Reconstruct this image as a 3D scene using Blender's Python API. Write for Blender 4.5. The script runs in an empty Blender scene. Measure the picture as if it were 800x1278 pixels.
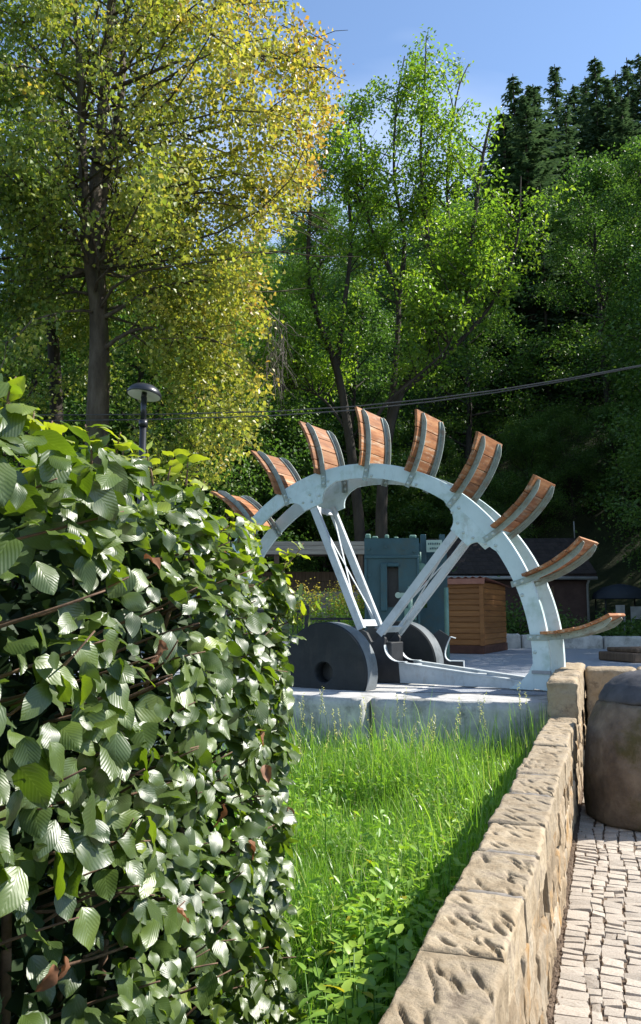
import bpy, bmesh, math, random
import numpy as np
from mathutils import Vector, noise, Matrix

# ------------------------------------------------------------------ camera, sky, sun, exposure
scene = bpy.context.scene
COL = scene.collection
PITCH = math.atan(128 / 1000.0)
CAM_Z = 1.7
cd = bpy.data.cameras.new('camera')
cam = bpy.data.objects.new('camera', cd)
COL.objects.link(cam)
cam.location = (0, 0, CAM_Z)
cam.rotation_euler = (math.pi / 2 + PITCH, 0, 0)
cd.sensor_fit = 'VERTICAL'
cd.sensor_height = 24.0
cd.lens = 24.0 * 1000 / 1278
cd.clip_start = 0.05
cd.clip_end = 3000
scene.camera = cam

SUN_AZ, SUN_EL = math.radians(80), math.radians(43)
SUN_DIR = Vector((math.sin(SUN_AZ) * math.cos(SUN_EL), math.cos(SUN_AZ) * math.cos(SUN_EL), math.sin(SUN_EL)))
world = bpy.data.worlds.new('World')
scene.world = world
world.use_nodes = True
wn, wl = world.node_tree.nodes, world.node_tree.links
wn.clear()
w_out = wn.new('ShaderNodeOutputWorld')
w_bg = wn.new('ShaderNodeBackground')
w_sky = wn.new('ShaderNodeTexSky')
w_sky.sky_type = 'NISHITA'
w_sky.sun_disc = False
w_sky.sun_elevation = SUN_EL
w_sky.sun_rotation = SUN_AZ
w_sky.altitude = 300
w_sky.air_density = 1.0
w_sky.dust_density = 0.1
w_sky.ozone_density = 2.0
w_bg.inputs['Strength'].default_value = 0.13
# thin cirrus over the whole dome
w_tc = wn.new('ShaderNodeTexCoord')
w_map = wn.new('ShaderNodeMapping')
w_map.inputs['Rotation'].default_value = (0, 0, math.radians(-38))
w_map.inputs['Scale'].default_value = (0.7, 3.2, 1.6)
w_noise = wn.new('ShaderNodeTexNoise')
w_noise.inputs['Scale'].default_value = 1.7
w_noise.inputs['Detail'].default_value = 5
w_ramp = wn.new('ShaderNodeMapRange')
w_ramp.inputs['From Min'].default_value = 0.48
w_ramp.inputs['From Max'].default_value = 0.8
w_ramp.inputs['To Max'].default_value = 0.4
w_mix = wn.new('ShaderNodeMix')
w_mix.data_type = 'RGBA'
wl.new(w_tc.outputs['Generated'], w_map.inputs['Vector'])
wl.new(w_map.outputs[0], w_noise.inputs['Vector'])
wl.new(w_noise.outputs['Fac'], w_ramp.inputs['Value'])
wl.new(w_ramp.outputs[0], w_mix.inputs[0])
wl.new(w_sky.outputs[0], w_mix.inputs[6])
w_mix.inputs[7].default_value = (7, 7.4, 8, 1)
wl.new(w_mix.outputs[2], w_bg.inputs['Color'])
wl.new(w_bg.outputs[0], w_out.inputs['Surface'])

sd = bpy.data.lights.new('sun', 'SUN')
sd.energy = 5.0
sd.angle = math.radians(0.53)
sd.color = (1.0, 0.95, 0.87)
sun = bpy.data.objects.new('sun', sd)
COL.objects.link(sun)
sun.rotation_euler = SUN_DIR.to_track_quat('Z', 'Y').to_euler()
sun.location = (20, 5, 30)

vs = scene.view_settings
vs.view_transform = 'Standard'
vs.look = 'None'
vs.exposure = 0.95
vs.gamma = 1.0
vs.use_curve_mapping = False
cy = scene.cycles
cy.use_denoising = True
cy.max_bounces = 7
cy.diffuse_bounces = 3
cy.glossy_bounces = 2
cy.transmission_bounces = 4
cy.transparent_max_bounces = 4
cy.sample_clamp_indirect = 6
cy.caustics_reflective = False
cy.caustics_refractive = False

# ------------------------------------------------------------------ measuring (pinhole of the camera above)
_c, _s = math.cos(PITCH), math.sin(PITCH)
def ray(px, py):
    x, u = (px - 400) / 1000.0, (639 - py) / 1000.0
    return Vector((x, _c - u * _s, _s + u * _c))
def at_y(px, py, Y):
    r = ray(px, py)
    return Vector((0, 0, CAM_Z)) + r * (Y / r.y)
def project(p):
    y, z = p[1], p[2] - CAM_Z
    fw = y * _c + z * _s
    if fw < 0.05:
        return (-9999, -9999)
    return (400 + 1000 * p[0] / fw, 639 - 1000 * (-y * _s + z * _c) / fw)

# ------------------------------------------------------------------ object helpers
def tag(o, label=None, cat=None, group=None, kind=None):
    if label: o['label'] = label
    if cat: o['category'] = cat
    if group: o['group'] = group
    if kind: o['kind'] = kind
    return o
def empty(name, loc=(0, 0, 0), rz=0.0, parent=None):
    o = bpy.data.objects.new(name, None)
    o.empty_display_size = 0.1
    COL.objects.link(o)
    o.location = loc
    o.rotation_euler = (0, 0, rz)
    o.parent = parent
    return o
def add_obj(name, me, parent=None, loc=None, rot=None, scale=None):
    o = bpy.data.objects.new(name, me)
    COL.objects.link(o)
    o.parent = parent
    if loc is not None: o.location = loc
    if rot is not None: o.rotation_euler = rot
    if scale is not None: o.scale = scale
    return o
def copy_tree(o, parent=None):
    c = o.copy()
    COL.objects.link(c)
    c.parent = parent
    for ch in list(o.children):
        copy_tree(ch, c)
    return c
def np_mesh(name, V, F, mat, smooth=False, attrs=None, uv=None):
    """V (n,3), F (m,k) all faces with k corners"""
    V = np.asarray(V, np.float32); F = np.asarray(F, np.int32)
    me = bpy.data.meshes.new(name)
    k = F.shape[1]
    me.vertices.add(len(V)); me.vertices.foreach_set('co', V.ravel())
    me.loops.add(F.size); me.loops.foreach_set('vertex_index', F.ravel())
    me.polygons.add(len(F))
    me.polygons.foreach_set('loop_start', np.arange(0, F.size, k, dtype=np.int32))
    me.polygons.foreach_set('loop_total', np.full(len(F), k, np.int32))
    if smooth:
        me.polygons.foreach_set('use_smooth', np.ones(len(F), bool))
    for an, av in (attrs or {}).items():
        dom = 'FACE' if len(av) == len(F) else 'POINT'
        a = me.attributes.new(an, 'FLOAT', dom)
        a.data.foreach_set('value', np.asarray(av, np.float32))
    if uv is not None:
        l = me.uv_layers.new(name='UVMap')
        l.data.foreach_set('uv', np.asarray(uv, np.float32)[F.ravel()].ravel())
    me.update(calc_edges=True)
    me.validate()
    if mat: me.materials.append(mat)
    return me
class MB:
    """collects boxes, prisms, tubes and lathes into one mesh"""
    def __init__(self):
        self.v, self.f, self.sm = [], [], []
    def add(self, vs, fs, smooth=False):
        b = len(self.v)
        self.v += [tuple(v) for v in vs]
        self.f += [tuple(i + b for i in f) for f in fs]
        self.sm += [smooth] * len(fs)
    def box(self, x0, x1, y0, y1, z0, z1):
        vs = [(x, y, z) for z in (z0, z1) for y in (y0, y1) for x in (x0, x1)]
        self.add(vs, [(0, 2, 3, 1), (4, 5, 7, 6), (0, 1, 5, 4), (2, 6, 7, 3), (0, 4, 6, 2), (1, 3, 7, 5)])
    def prism(self, poly, vec, origin=(0, 0, 0), ux=(1, 0, 0), uy=(0, 0, 1)):
        """poly: 2-D outline in (ux, uy), extruded by vec"""
        o, ux, uy, vec = Vector(origin), Vector(ux), Vector(uy), Vector(vec)
        a = [o + ux * p[0] + uy * p[1] for p in poly]
        n = len(a)
        vs = a + [p + vec for p in a]
        fs = [tuple(range(n)), tuple(range(2 * n - 1, n - 1, -1))]
        fs += [(i, i + n, (i + 1) % n + n, (i + 1) % n) for i in range(n)]
        self.add(vs, fs)
    def bar(self, a, b, w, h, side=(0, 1, 0)):
        """rectangular bar from a to b; w along side, h across"""
        a, b = Vector(a), Vector(b)
        d = (b - a).normalized(); s = Vector(side); s = (s - d * s.dot(d)).normalized(); t = d.cross(s)
        vs = [p + s * (i * w / 2) + t * (j * h / 2) for p in (a, b) for i, j in ((-1, -1), (1, -1), (1, 1), (-1, 1))]
        self.add(vs, [(3, 2, 1, 0), (4, 5, 6, 7)] + [(i, (i + 1) % 4, (i + 1) % 4 + 4, i + 4) for i in range(4)])
    def tube(self, pts, rad, n=8, cap=True, smooth=True):
        pts = [Vector(p) for p in pts]
        if not hasattr(rad, '__len__'): rad = [rad] * len(pts)
        rings, prev = [], None
        for i, p in enumerate(pts):
            d = (pts[min(i + 1, len(pts) - 1)] - pts[max(i - 1, 0)]).normalized()
            if prev is None:
                u = d.orthogonal().normalized()
            else:
                u = (prev - d * prev.dot(d)).normalized()
            prev = u; w = d.cross(u)
            rings.append([p + (u * math.cos(2 * math.pi * k / n) + w * math.sin(2 * math.pi * k / n)) * rad[i] for k in range(n)])
        vs = [v for r in rings for v in r]
        fs = [(i * n + k, i * n + (k + 1) % n, (i + 1) * n + (k + 1) % n, (i + 1) * n + k) for i in range(len(pts) - 1) for k in range(n)]
        b = len(self.v); self.add(vs, fs, smooth)
        if cap:
            self.f += [tuple(b + k for k in range(n - 1, -1, -1)), tuple(b + (len(pts) - 1) * n + k for k in range(n))]
            self.sm += [False, False]
    def lathe(self, prof, n=32, axis_o=(0, 0, 0), smooth=True, cap=True):
        o = Vector(axis_o)
        vs = [o + Vector((r * math.cos(2 * math.pi * k / n), r * math.sin(2 * math.pi * k / n), z)) for r, z in prof for k in range(n)]
        m = len(prof)
        fs = [(i * n + k, i * n + (k + 1) % n, (i + 1) * n + (k + 1) % n, (i + 1) * n + k) for i in range(m - 1) for k in range(n)]
        b = len(self.v); self.add(vs, fs, smooth)
        if cap:
            self.f += [tuple(b + k for k in range(n - 1, -1, -1)), tuple(b + (m - 1) * n + k for k in range(n))]
            self.sm += [False, False]
    def mesh(self, name, mat, bevel=0.0):
        me = bpy.data.meshes.new(name)
        me.from_pydata(self.v, [], self.f)
        me.polygons.foreach_set('use_smooth', self.sm)
        if bevel:
            bm = bmesh.new(); bm.from_mesh(me)
            bmesh.ops.recalc_face_normals(bm, faces=bm.faces)
            es = [e for e in bm.edges if len(e.link_faces) == 2 and e.calc_face_angle(0) > 0.6]
            bmesh.ops.bevel(bm, geom=es, offset=bevel, segments=1, affect='EDGES', profile=0.5)
            bm.to_mesh(me); bm.free()
        else:
            bm = bmesh.new(); bm.from_mesh(me)
            bmesh.ops.recalc_face_normals(bm, faces=bm.faces)
            bm.to_mesh(me); bm.free()
        me.materials.append(mat)
        return me
    def build(self, name, mat, parent=None, bevel=0.0, **k):
        return add_obj(name, self.mesh(name, mat, bevel), parent, **k)

# ------------------------------------------------------------------ materials
def nd(t, typ, **kw):
    n = t.nodes.new(typ)
    for k, v in kw.items():
        if k in n.inputs: n.inputs[k].default_value = v
        else: setattr(n, k, v)
    return n
def new_mat(name):
    m = bpy.data.materials.new(name)
    m.use_nodes = True
    return m, m.node_tree, m.node_tree.nodes['Principled BSDF']
def ramp(t, stops):
    r = t.nodes.new('ShaderNodeValToRGB')
    while len(r.color_ramp.elements) < len(stops): r.color_ramp.elements.new(0.5)
    for e, (p, c) in zip(r.color_ramp.elements, stops):
        e.position = p; e.color = (*c, 1)
    return r
def surf(name, stops, scale=6.0, detail=6, rough=0.85, bump=0.3, bump_scale=40.0, bump_dist=0.01, spec=0.3, metallic=0.0, jitter=0.0, stretch=(1, 1, 1), spots=None, spot_scale=3.0, rust=None, rust_scale=9.0, rust_amt=0.6):
    """noise-driven surface: colours along a ramp, fine relief, per-object shift; spots = colour of patchy stains"""
    m, t, b = new_mat(name)
    L = t.links
    tc = nd(t, 'ShaderNodeTexCoord'); oi = nd(t, 'ShaderNodeObjectInfo')
    mp = nd(t, 'ShaderNodeMapping'); mp.inputs['Scale'].default_value = stretch
    sh = nd(t, 'ShaderNodeMath', operation='MULTIPLY'); sh.inputs[1].default_value = 37.0
    L.new(oi.outputs['Random'], sh.inputs[0]); L.new(sh.outputs[0], mp.inputs['Location'])
    L.new(tc.outputs['Object'], mp.inputs['Vector'])
    n1 = nd(t, 'ShaderNodeTexNoise', Scale=scale, Detail=detail, Roughness=0.65)
    L.new(mp.outputs[0], n1.inputs['Vector'])
    rp = ramp(t, stops); L.new(n1.outputs['Fac'], rp.inputs[0])
    col = rp.outputs[0]
    if spots:
        n3 = nd(t, 'ShaderNodeTexNoise', Scale=spot_scale, Detail=8, Roughness=0.7)
        L.new(mp.outputs[0], n3.inputs['Vector'])
        mr = nd(t, 'ShaderNodeMapRange'); mr.inputs['From Min'].default_value = 0.52; mr.inputs['From Max'].default_value = 0.66
        L.new(n3.outputs['Fac'], mr.inputs['Value'])
        mx = nd(t, 'ShaderNodeMix', data_type='RGBA'); mx.inputs[7].default_value = (*spots, 1)
        L.new(mr.outputs[0], mx.inputs[0]); L.new(col, mx.inputs[6]); col = mx.outputs[2]
    if rust:
        n4 = nd(t, 'ShaderNodeTexNoise', Scale=rust_scale, Detail=10, Roughness=0.75)
        m4 = nd(t, 'ShaderNodeMapping'); m4.inputs['Scale'].default_value = (1, 1, 0.35)
        L.new(mp.outputs[0], m4.inputs['Vector']); L.new(m4.outputs[0], n4.inputs['Vector'])
        r4 = nd(t, 'ShaderNodeMapRange'); r4.inputs['From Min'].default_value = 0.56; r4.inputs['From Max'].default_value = 0.72; r4.inputs['To Max'].default_value = rust_amt
        L.new(n4.outputs['Fac'], r4.inputs['Value'])
        x4 = nd(t, 'ShaderNodeMix', data_type='RGBA'); x4.inputs[7].default_value = (*rust, 1)
        L.new(r4.outputs[0], x4.inputs[0]); L.new(col, x4.inputs[6]); col = x4.outputs[2]
    if jitter:
        hs = nd(t, 'ShaderNodeHueSaturation')
        mr = nd(t, 'ShaderNodeMapRange'); mr.inputs['To Min'].default_value = 1 - jitter; mr.inputs['To Max'].default_value = 1 + jitter
        L.new(oi.outputs['Random'], mr.inputs['Value']); L.new(mr.outputs[0], hs.inputs['Value']); L.new(col, hs.inputs['Color']); col = hs.outputs[0]
    L.new(col, b.inputs['Base Color'])
    b.inputs['Roughness'].default_value = rough
    b.inputs['Specular IOR Level'].default_value = spec
    b.inputs['Metallic'].default_value = metallic
    if bump:
        n2 = nd(t, 'ShaderNodeTexNoise', Scale=bump_scale, Detail=8, Roughness=0.7)
        L.new(mp.outputs[0], n2.inputs['Vector'])
        bp = nd(t, 'ShaderNodeBump', Strength=bump, Distance=bump_dist)
        L.new(n2.outputs['Fac'], bp.inputs['Height']); L.new(bp.outputs[0], b.inputs['Normal'])
    return m
def leaf_mat(name, stops, attr='rnd', rough=0.5, spec=0.3, trans=0.4, tgain=(1.5, 1.6, 0.8), veins=False):
    """leaf: coloured by a per-leaf attribute, part of the light passes through"""
    m, t, b = new_mat(name)
    L = t.links
    at = nd(t, 'ShaderNodeAttribute', attribute_name=attr)
    rp = ramp(t, stops)
    L.new(at.outputs['Fac'], rp.inputs[0])
    col = rp.outputs[0]
    if veins:
        uv = nd(t, 'ShaderNodeUVMap')
        sx = nd(t, 'ShaderNodeSeparateXYZ'); L.new(uv.outputs[0], sx.inputs[0])
        a = nd(t, 'ShaderNodeMath', operation='ABSOLUTE'); L.new(sx.outputs[0], a.inputs[0])
        k = nd(t, 'ShaderNodeMath', operation='MULTIPLY_ADD'); k.inputs[1].default_value = -0.55
        L.new(a.outputs[0], k.inputs[0]); L.new(sx.outputs[1], k.inputs[2])
        w = nd(t, 'ShaderNodeMath', operation='MULTIPLY'); w.inputs[1].default_value = 8 * 2 * math.pi
        L.new(k.outputs[0], w.inputs[0])
        s = nd(t, 'ShaderNodeMath', operation='SINE'); L.new(w.outputs[0], s.inputs[0])
        mid = nd(t, 'ShaderNodeMapRange'); mid.inputs['From Min'].default_value = 0.0; mid.inputs['From Max'].default_value = 0.06
        mid.inputs['To Min'].default_value = -1.6; mid.inputs['To Max'].default_value = 0.0
        L.new(a.outputs[0], mid.inputs['Value'])
        sm = nd(t, 'ShaderNodeMath', operation='ADD'); L.new(s.outputs[0], sm.inputs[0]); L.new(mid.outputs[0], sm.inputs[1])
        bp = nd(t, 'ShaderNodeBump', Strength=0.14, Distance=0.0015)
        L.new(sm.outputs[0], bp.inputs['Height']); L.new(bp.outputs[0], b.inputs['Normal'])
        nz = nd(t, 'ShaderNodeTexNoise', Scale=90.0, Detail=3)
        tc = nd(t, 'ShaderNodeTexCoord'); L.new(tc.outputs['Object'], nz.inputs['Vector'])
        vr = nd(t, 'ShaderNodeMapRange'); vr.inputs['From Min'].default_value = -0.4; vr.inputs['From Max'].default_value = -1.4
        vr.inputs['To Min'].default_value = 0.0; vr.inputs['To Max'].default_value = 0.16
        L.new(sm.outputs[0], vr.inputs['Value'])
        mx = nd(t, 'ShaderNodeMix', data_type='RGBA'); mx.inputs[7].default_value = (0.2, 0.28, 0.1, 1)
        L.new(vr.outputs[0], mx.inputs[0]); L.new(col, mx.inputs[6]); col = mx.outputs[2]
    L.new(col, b.inputs['Base Color'])
    b.inputs['Roughness'].default_value = rough
    b.inputs['Specular IOR Level'].default_value = spec
    tr = nd(t, 'ShaderNodeBsdfTranslucent')
    g = nd(t, 'ShaderNodeMix', data_type='RGBA', blend_type='MULTIPLY'); g.inputs[0].default_value = 1.0
    g.clamp_result = True
    g.inputs[7].default_value = (*tgain, 1)
    L.new(col, g.inputs[6]); L.new(g.outputs[2], tr.inputs['Color'])
    ms = nd(t, 'ShaderNodeMixShader'); ms.inputs[0].default_value = trans
    L.new(b.outputs[0], ms.inputs[1]); L.new(tr.outputs[0], ms.inputs[2])
    L.new(ms.outputs[0], t.nodes['Material Output'].inputs['Surface'])
    return m

M = {}
M['soil'] = surf('soil', [(0.3, (0.035, 0.028, 0.018)), (0.7, (0.09, 0.07, 0.045))], 8, bump=0.6, bump_dist=0.02)
M['turf'] = surf('turf', [(0.3, (0.02, 0.04, 0.01)), (0.7, (0.05, 0.09, 0.02))], 3, bump=0.6, bump_dist=0.02)
M['forest_floor'] = surf('forest_floor', [(0.3, (0.015, 0.022, 0.008)), (0.7, (0.05, 0.06, 0.02))], 0.4, bump=0.6, bump_scale=3, bump_dist=0.2)
M['joint'] = surf('joint_sand', [(0.3, (0.08, 0.055, 0.037)), (0.7, (0.18, 0.13, 0.09))], 25, bump=0.8, bump_scale=120, bump_dist=0.006)
M['cobble'] = surf('cobble_stone', [(0.28, (0.25, 0.205, 0.16)), (0.5, (0.43, 0.375, 0.31)), (0.72, (0.52, 0.475, 0.41))], 14, bump=0.6, bump_scale=70, bump_dist=0.006, jitter=0.14)
M['sandstone'] = surf('sandstone', [(0.25, (0.15, 0.115, 0.075)), (0.42, (0.31, 0.24, 0.155)), (0.58, (0.41, 0.335, 0.235)), (0.78, (0.5, 0.44, 0.345))], 7, detail=12, bump=1.0, bump_scale=30, bump_dist=0.012, jitter=0.13, spots=(0.2, 0.155, 0.11), spot_scale=7, rust=(0.13, 0.105, 0.08), rust_scale=16, rust_amt=.6)
M['sandstone_face'] = surf('sandstone_face', [(0.28, (0.2, 0.145, 0.085)), (0.5, (0.36, 0.275, 0.18)), (0.72, (0.46, 0.4, 0.31))], 6, detail=9, bump=1.0, bump_scale=22, bump_dist=0.03, jitter=0.2, spots=(0.38, 0.22, 0.08), spot_scale=4, stretch=(1, 1, 0.45))
M['mortar'] = surf('mortar', [(0.3, (0.16, 0.145, 0.125)), (0.7, (0.28, 0.25, 0.22))], 20, bump=0.5, bump_scale=60, bump_dist=0.004)
M['dark_stone'] = surf('dark_stone', [(0.25, (0.07, 0.055, 0.042)), (0.5, (0.17, 0.13, 0.095)), (0.75, (0.28, 0.225, 0.165))], 4, detail=10, bump=1.0, bump_scale=18, bump_dist=0.03, spots=(0.09, 0.075, 0.03), spot_scale=2.4, rust=(0.22, 0.18, 0.13), rust_scale=7, rust_amt=.7)
M['slate_stone'] = surf('slate_stone', [(0.3, (0.035, 0.037, 0.042)), (0.7, (0.09, 0.09, 0.1))], 5, bump=0.5, bump_scale=25, bump_dist=0.008)
M['concrete'] = surf('concrete', [(0.3, (0.3, 0.3, 0.29)), (0.55, (0.46, 0.45, 0.43)), (0.75, (0.56, 0.55, 0.52))], 5, detail=9, bump=0.6, bump_scale=35, bump_dist=0.01, spots=(0.2, 0.2, 0.18), spot_scale=2.2, rust=(0.13, 0.13, 0.11), rust_scale=6, rust_amt=.7)
M['gravel'] = surf('fine_gravel', [(0.3, (0.19, 0.2, 0.22)), (0.5, (0.29, 0.31, 0.34)), (0.7, (0.39, 0.41, 0.44))], 45, detail=8, bump=0.8, bump_scale=90, bump_dist=0.01)
M['wheel_paint'] = surf('wheel_paint', [(0.3, (0.44, 0.55, 0.56)), (0.6, (0.54, 0.65, 0.66)), (0.8, (0.58, 0.68, 0.69))], 3, detail=8, rough=0.5, bump=0.15, bump_scale=30, spec=0.4, spots=(0.36, 0.47, 0.43), spot_scale=2.5, rust=(0.2, 0.17, 0.12), rust_scale=5, rust_amt=.55)
M['wheel_edge'] = surf('arm_paint', [(0.3, (0.42, 0.46, 0.47)), (0.7, (0.52, 0.56, 0.57))], 4, detail=8, rough=0.5, bump=0.12, bump_scale=30, spec=0.4, spots=(0.33, 0.37, 0.38), spot_scale=3, rust=(0.22, 0.17, 0.12), rust_scale=6, rust_amt=.5)
M['strap'] = surf('strap_paint', [(0.3, (0.22, 0.27, 0.25)), (0.7, (0.34, 0.4, 0.37))], 9, rough=0.55, bump=0.25, bump_scale=40, spots=(0.22, 0.2, 0.16), spot_scale=7)
M['paddle_wood'] = surf('paddle_wood', [(0.25, (0.12, 0.045, 0.018)), (0.5, (0.3, 0.12, 0.045)), (0.75, (0.45, 0.23, 0.1))], 5, detail=9, rough=0.65, bump=0.5, bump_scale=14, bump_dist=0.006, jitter=0.25, stretch=(3, 0.35, 3), spots=(0.42, 0.3, 0.2), spot_scale=6, rust=(0.05, 0.028, 0.016), rust_scale=5, rust_amt=.8)
M['black_iron'] = surf('black_iron', [(0.3, (0.012, 0.013, 0.015)), (0.7, (0.028, 0.03, 0.034))], 6, rough=0.42, bump=0.2, bump_scale=40, spec=0.5)
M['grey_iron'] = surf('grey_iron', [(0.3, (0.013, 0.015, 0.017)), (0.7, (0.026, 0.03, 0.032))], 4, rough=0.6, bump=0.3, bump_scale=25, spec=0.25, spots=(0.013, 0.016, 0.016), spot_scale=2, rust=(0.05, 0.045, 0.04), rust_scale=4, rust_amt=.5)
M['drum_rim_lit'] = surf('drum_rim_lit', [(0.3, (0.1, 0.115, 0.125)), (0.7, (0.17, 0.19, 0.2))], 5, rough=0.45, bump=0.3, bump_scale=30, spec=0.5, spots=(0.07, 0.08, 0.085), spot_scale=3, rust=(0.12, 0.09, 0.06), rust_scale=6)  # lighter than the drum face: sunlight on the rim put into the colour
M['bolt'] = surf('bolt_steel', [(0.3, (0.38, 0.45, 0.43)), (0.7, (0.46, 0.53, 0.5))], 20, rough=0.5, bump=0)
M['machine'] = surf('machine_green', [(0.3, (0.012, 0.052, 0.064)), (0.7, (0.024, 0.08, 0.096))], 3, rough=0.45, bump=0.25, bump_scale=22, spec=0.45, spots=(0.035, 0.06, 0.055), spot_scale=2)
M['machine_pale'] = surf('machine_pale_green', [(0.3, (0.1, 0.19, 0.15)), (0.7, (0.16, 0.27, 0.22))], 6, rough=0.5, bump=0.2)
M['plate'] = surf('plate_enamel', [(0.3, (0.3, 0.4, 0.33)), (0.7, (0.38, 0.48, 0.4))], 6, rough=0.5, bump=0)
M['dark_paint'] = surf('dark_paint', [(0.3, (0.015, 0.017, 0.018)), (0.7, (0.03, 0.032, 0.034))], 8, rough=0.5, bump=0.1)
M['shed_wood'] = surf('shed_wood', [(0.28, (0.15, 0.058, 0.018)), (0.5, (0.24, 0.1, 0.03)), (0.72, (0.3, 0.135, 0.045))], 4, detail=8, rough=0.6, bump=0.3, bump_scale=12, bump_dist=0.004, jitter=0.14, stretch=(0.4, 0.4, 5))
M['shed_base'] = surf('shed_base', [(0.3, (0.06, 0.025, 0.018)), (0.7, (0.11, 0.05, 0.035))], 6, bump=0.3)
M['roof_tin'] = surf('roof_tin', [(0.3, (0.24, 0.09, 0.06)), (0.7, (0.36, 0.16, 0.11))], 5, rough=0.6, bump=0.2)
M['pale_timber'] = surf('pale_timber', [(0.3, (0.24, 0.21, 0.18)), (0.7, (0.38, 0.34, 0.29))], 5, bump=0.4, bump_scale=12, stretch=(0.3, 2, 4))
M['brown_timber'] = surf('brown_timber', [(0.3, (0.07, 0.045, 0.03)), (0.7, (0.16, 0.11, 0.075))], 5, bump=0.4, bump_scale=12, stretch=(4, 4, 0.4))
M['roof_tile'] = surf('roof_tile', [(0.3, (0.022, 0.018, 0.017)), (0.7, (0.05, 0.038, 0.034))], 5, bump=0.4, jitter=0.2)
M['house_wall'] = surf('house_wall', [(0.3, (0.045, 0.028, 0.026)), (0.7, (0.08, 0.05, 0.046))], 3, bump=0.3)
M['zinc'] = surf('zinc', [(0.3, (0.2, 0.21, 0.22)), (0.7, (0.32, 0.33, 0.34))], 5, rough=0.4, bump=0.1)
M['white_enamel'] = surf('white_enamel', [(0.3, (0.72, 0.72, 0.7)), (0.7, (0.8, 0.8, 0.78))], 5, rough=0.4, bump=0)
M['car_paint'] = surf('canopy_cloth', [(0.3, (0.025, 0.033, 0.048)), (0.7, (0.035, 0.045, 0.06))], 2, rough=0.7, bump=0.1, spec=0.2)
M['glass'] = surf('dark_glass', [(0.3, (0.01, 0.012, 0.014)), (0.7, (0.016, 0.018, 0.02))], 2, rough=0.05, bump=0, spec=0.6)
M['rubber'] = surf('rubber', [(0.3, (0.012, 0.012, 0.012)), (0.7, (0.022, 0.022, 0.022))], 9, bump=0.2)
M['bark'] = surf('bark', [(0.25, (0.03, 0.023, 0.017)), (0.5, (0.08, 0.062, 0.045)), (0.75, (0.15, 0.125, 0.095))], 5, detail=9, bump=1.0, bump_scale=9, bump_dist=0.04, stretch=(1, 1, 0.3), spots=(0.08, 0.09, 0.03), spot_scale=1.5)
M['bark_dark'] = surf('bark_dark', [(0.25, (0.018, 0.015, 0.012)), (0.75, (0.07, 0.058, 0.045))], 5, bump=0.9, bump_scale=9, bump_dist=0.03, stretch=(1, 1, 0.3))
M['twig'] = surf('twig', [(0.3, (0.1, 0.06, 0.04)), (0.7, (0.24, 0.15, 0.1))], 30, bump=0.3)
M['dead_twig'] = surf('dead_twig', [(0.3, (0.1, 0.085, 0.07)), (0.7, (0.22, 0.19, 0.165))], 20, bump=0.2)
M['hedge_leaf'] = leaf_mat('hedge_leaf', [(0.0, (0.036, 0.066, 0.012)), (0.45, (0.075, 0.12, 0.02)), (0.78, (0.14, 0.195, 0.028)), (0.93, (0.22, 0.28, 0.035)), (1.0, (0.3, 0.28, 0.05))], rough=0.42, spec=0.95, trans=0.3, tgain=(2.8, 2.9, 0.6), veins=True)
M['inner_leaf_shaded'] = leaf_mat('inner_leaf_shaded', [(0.0, (0.018, 0.038, 0.014)), (1.0, (0.04, 0.07, 0.02))], rough=0.55, spec=0.2, trans=0.12)  # old dark leaves, darkened further for the shade inside the hedge
M['dry_leaf'] = leaf_mat('dry_leaf', [(0.0, (0.16, 0.07, 0.035)), (1.0, (0.3, 0.15, 0.08))], rough=0.6, trans=0.2, tgain=(1.4, 1.2, 1.0))
M['grass'] = leaf_mat('grass_blade', [(0.0, (0.07, 0.16, 0.025)), (0.4, (0.16, 0.31, 0.04)), (0.85, (0.3, 0.44, 0.075)), (1.0, (0.48, 0.46, 0.26))], rough=0.36, spec=0.7, trans=0.45, tgain=(1.7, 1.8, 0.8))
M['weed'] = leaf_mat('weed_leaf', [(0.0, (0.13, 0.26, 0.05)), (0.6, (0.22, 0.38, 0.055)), (0.9, (0.32, 0.45, 0.06)), (1.0, (0.42, 0.36, 0.04))], rough=0.4, spec=0.45, trans=0.38, tgain=(1.6, 1.7, 0.7))
M['autumn'] = leaf_mat('autumn_leaf', [(0.0, (0.06, 0.12, 0.02)), (0.3, (0.16, 0.22, 0.04)), (0.6, (0.31, 0.32, 0.065)), (0.85, (0.42, 0.34, 0.08)), (1.0, (0.42, 0.23, 0.06))], rough=0.42, spec=0.5, trans=0.45, tgain=(1.7, 1.7, 0.8))
M['ash'] = leaf_mat('ash_leaf', [(0.0, (0.07, 0.14, 0.025)), (0.5, (0.14, 0.24, 0.035)), (1.0, (0.28, 0.35, 0.045))], rough=0.4, spec=0.5, trans=0.48, tgain=(1.8, 1.9, 0.7))
M['wood_leaf'] = leaf_mat('wood_leaf', [(0.0, (0.05, 0.1, 0.025)), (0.5, (0.085, 0.165, 0.035)), (1.0, (0.16, 0.23, 0.045))], rough=0.45, spec=0.35, trans=0.36, tgain=(1.5, 1.7, 0.8))
M['needle'] = leaf_mat('needle', [(0.0, (0.04, 0.075, 0.04)), (1.0, (0.09, 0.14, 0.07))], rough=0.55, trans=0.25, tgain=(1.2, 1.3, 0.9))
M['goldenrod'] = leaf_mat('goldenrod_flower', [(0.0, (0.4, 0.3, 0.03)), (1.0, (0.55, 0.45, 0.06))], trans=0.25, tgain=(1.2, 1.2, 0.8))
M['lamp_black'] = surf('lamp_black', [(0.3, (0.012, 0.014, 0.018)), (0.7, (0.02, 0.022, 0.028))], 6, rough=0.35, bump=0.05, spec=0.5)
M['cable'] = surf('cable_black', [(0.3, (0.05, 0.05, 0.05)), (0.7, (0.08, 0.08, 0.08))], 6, rough=0.5, bump=0)

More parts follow.
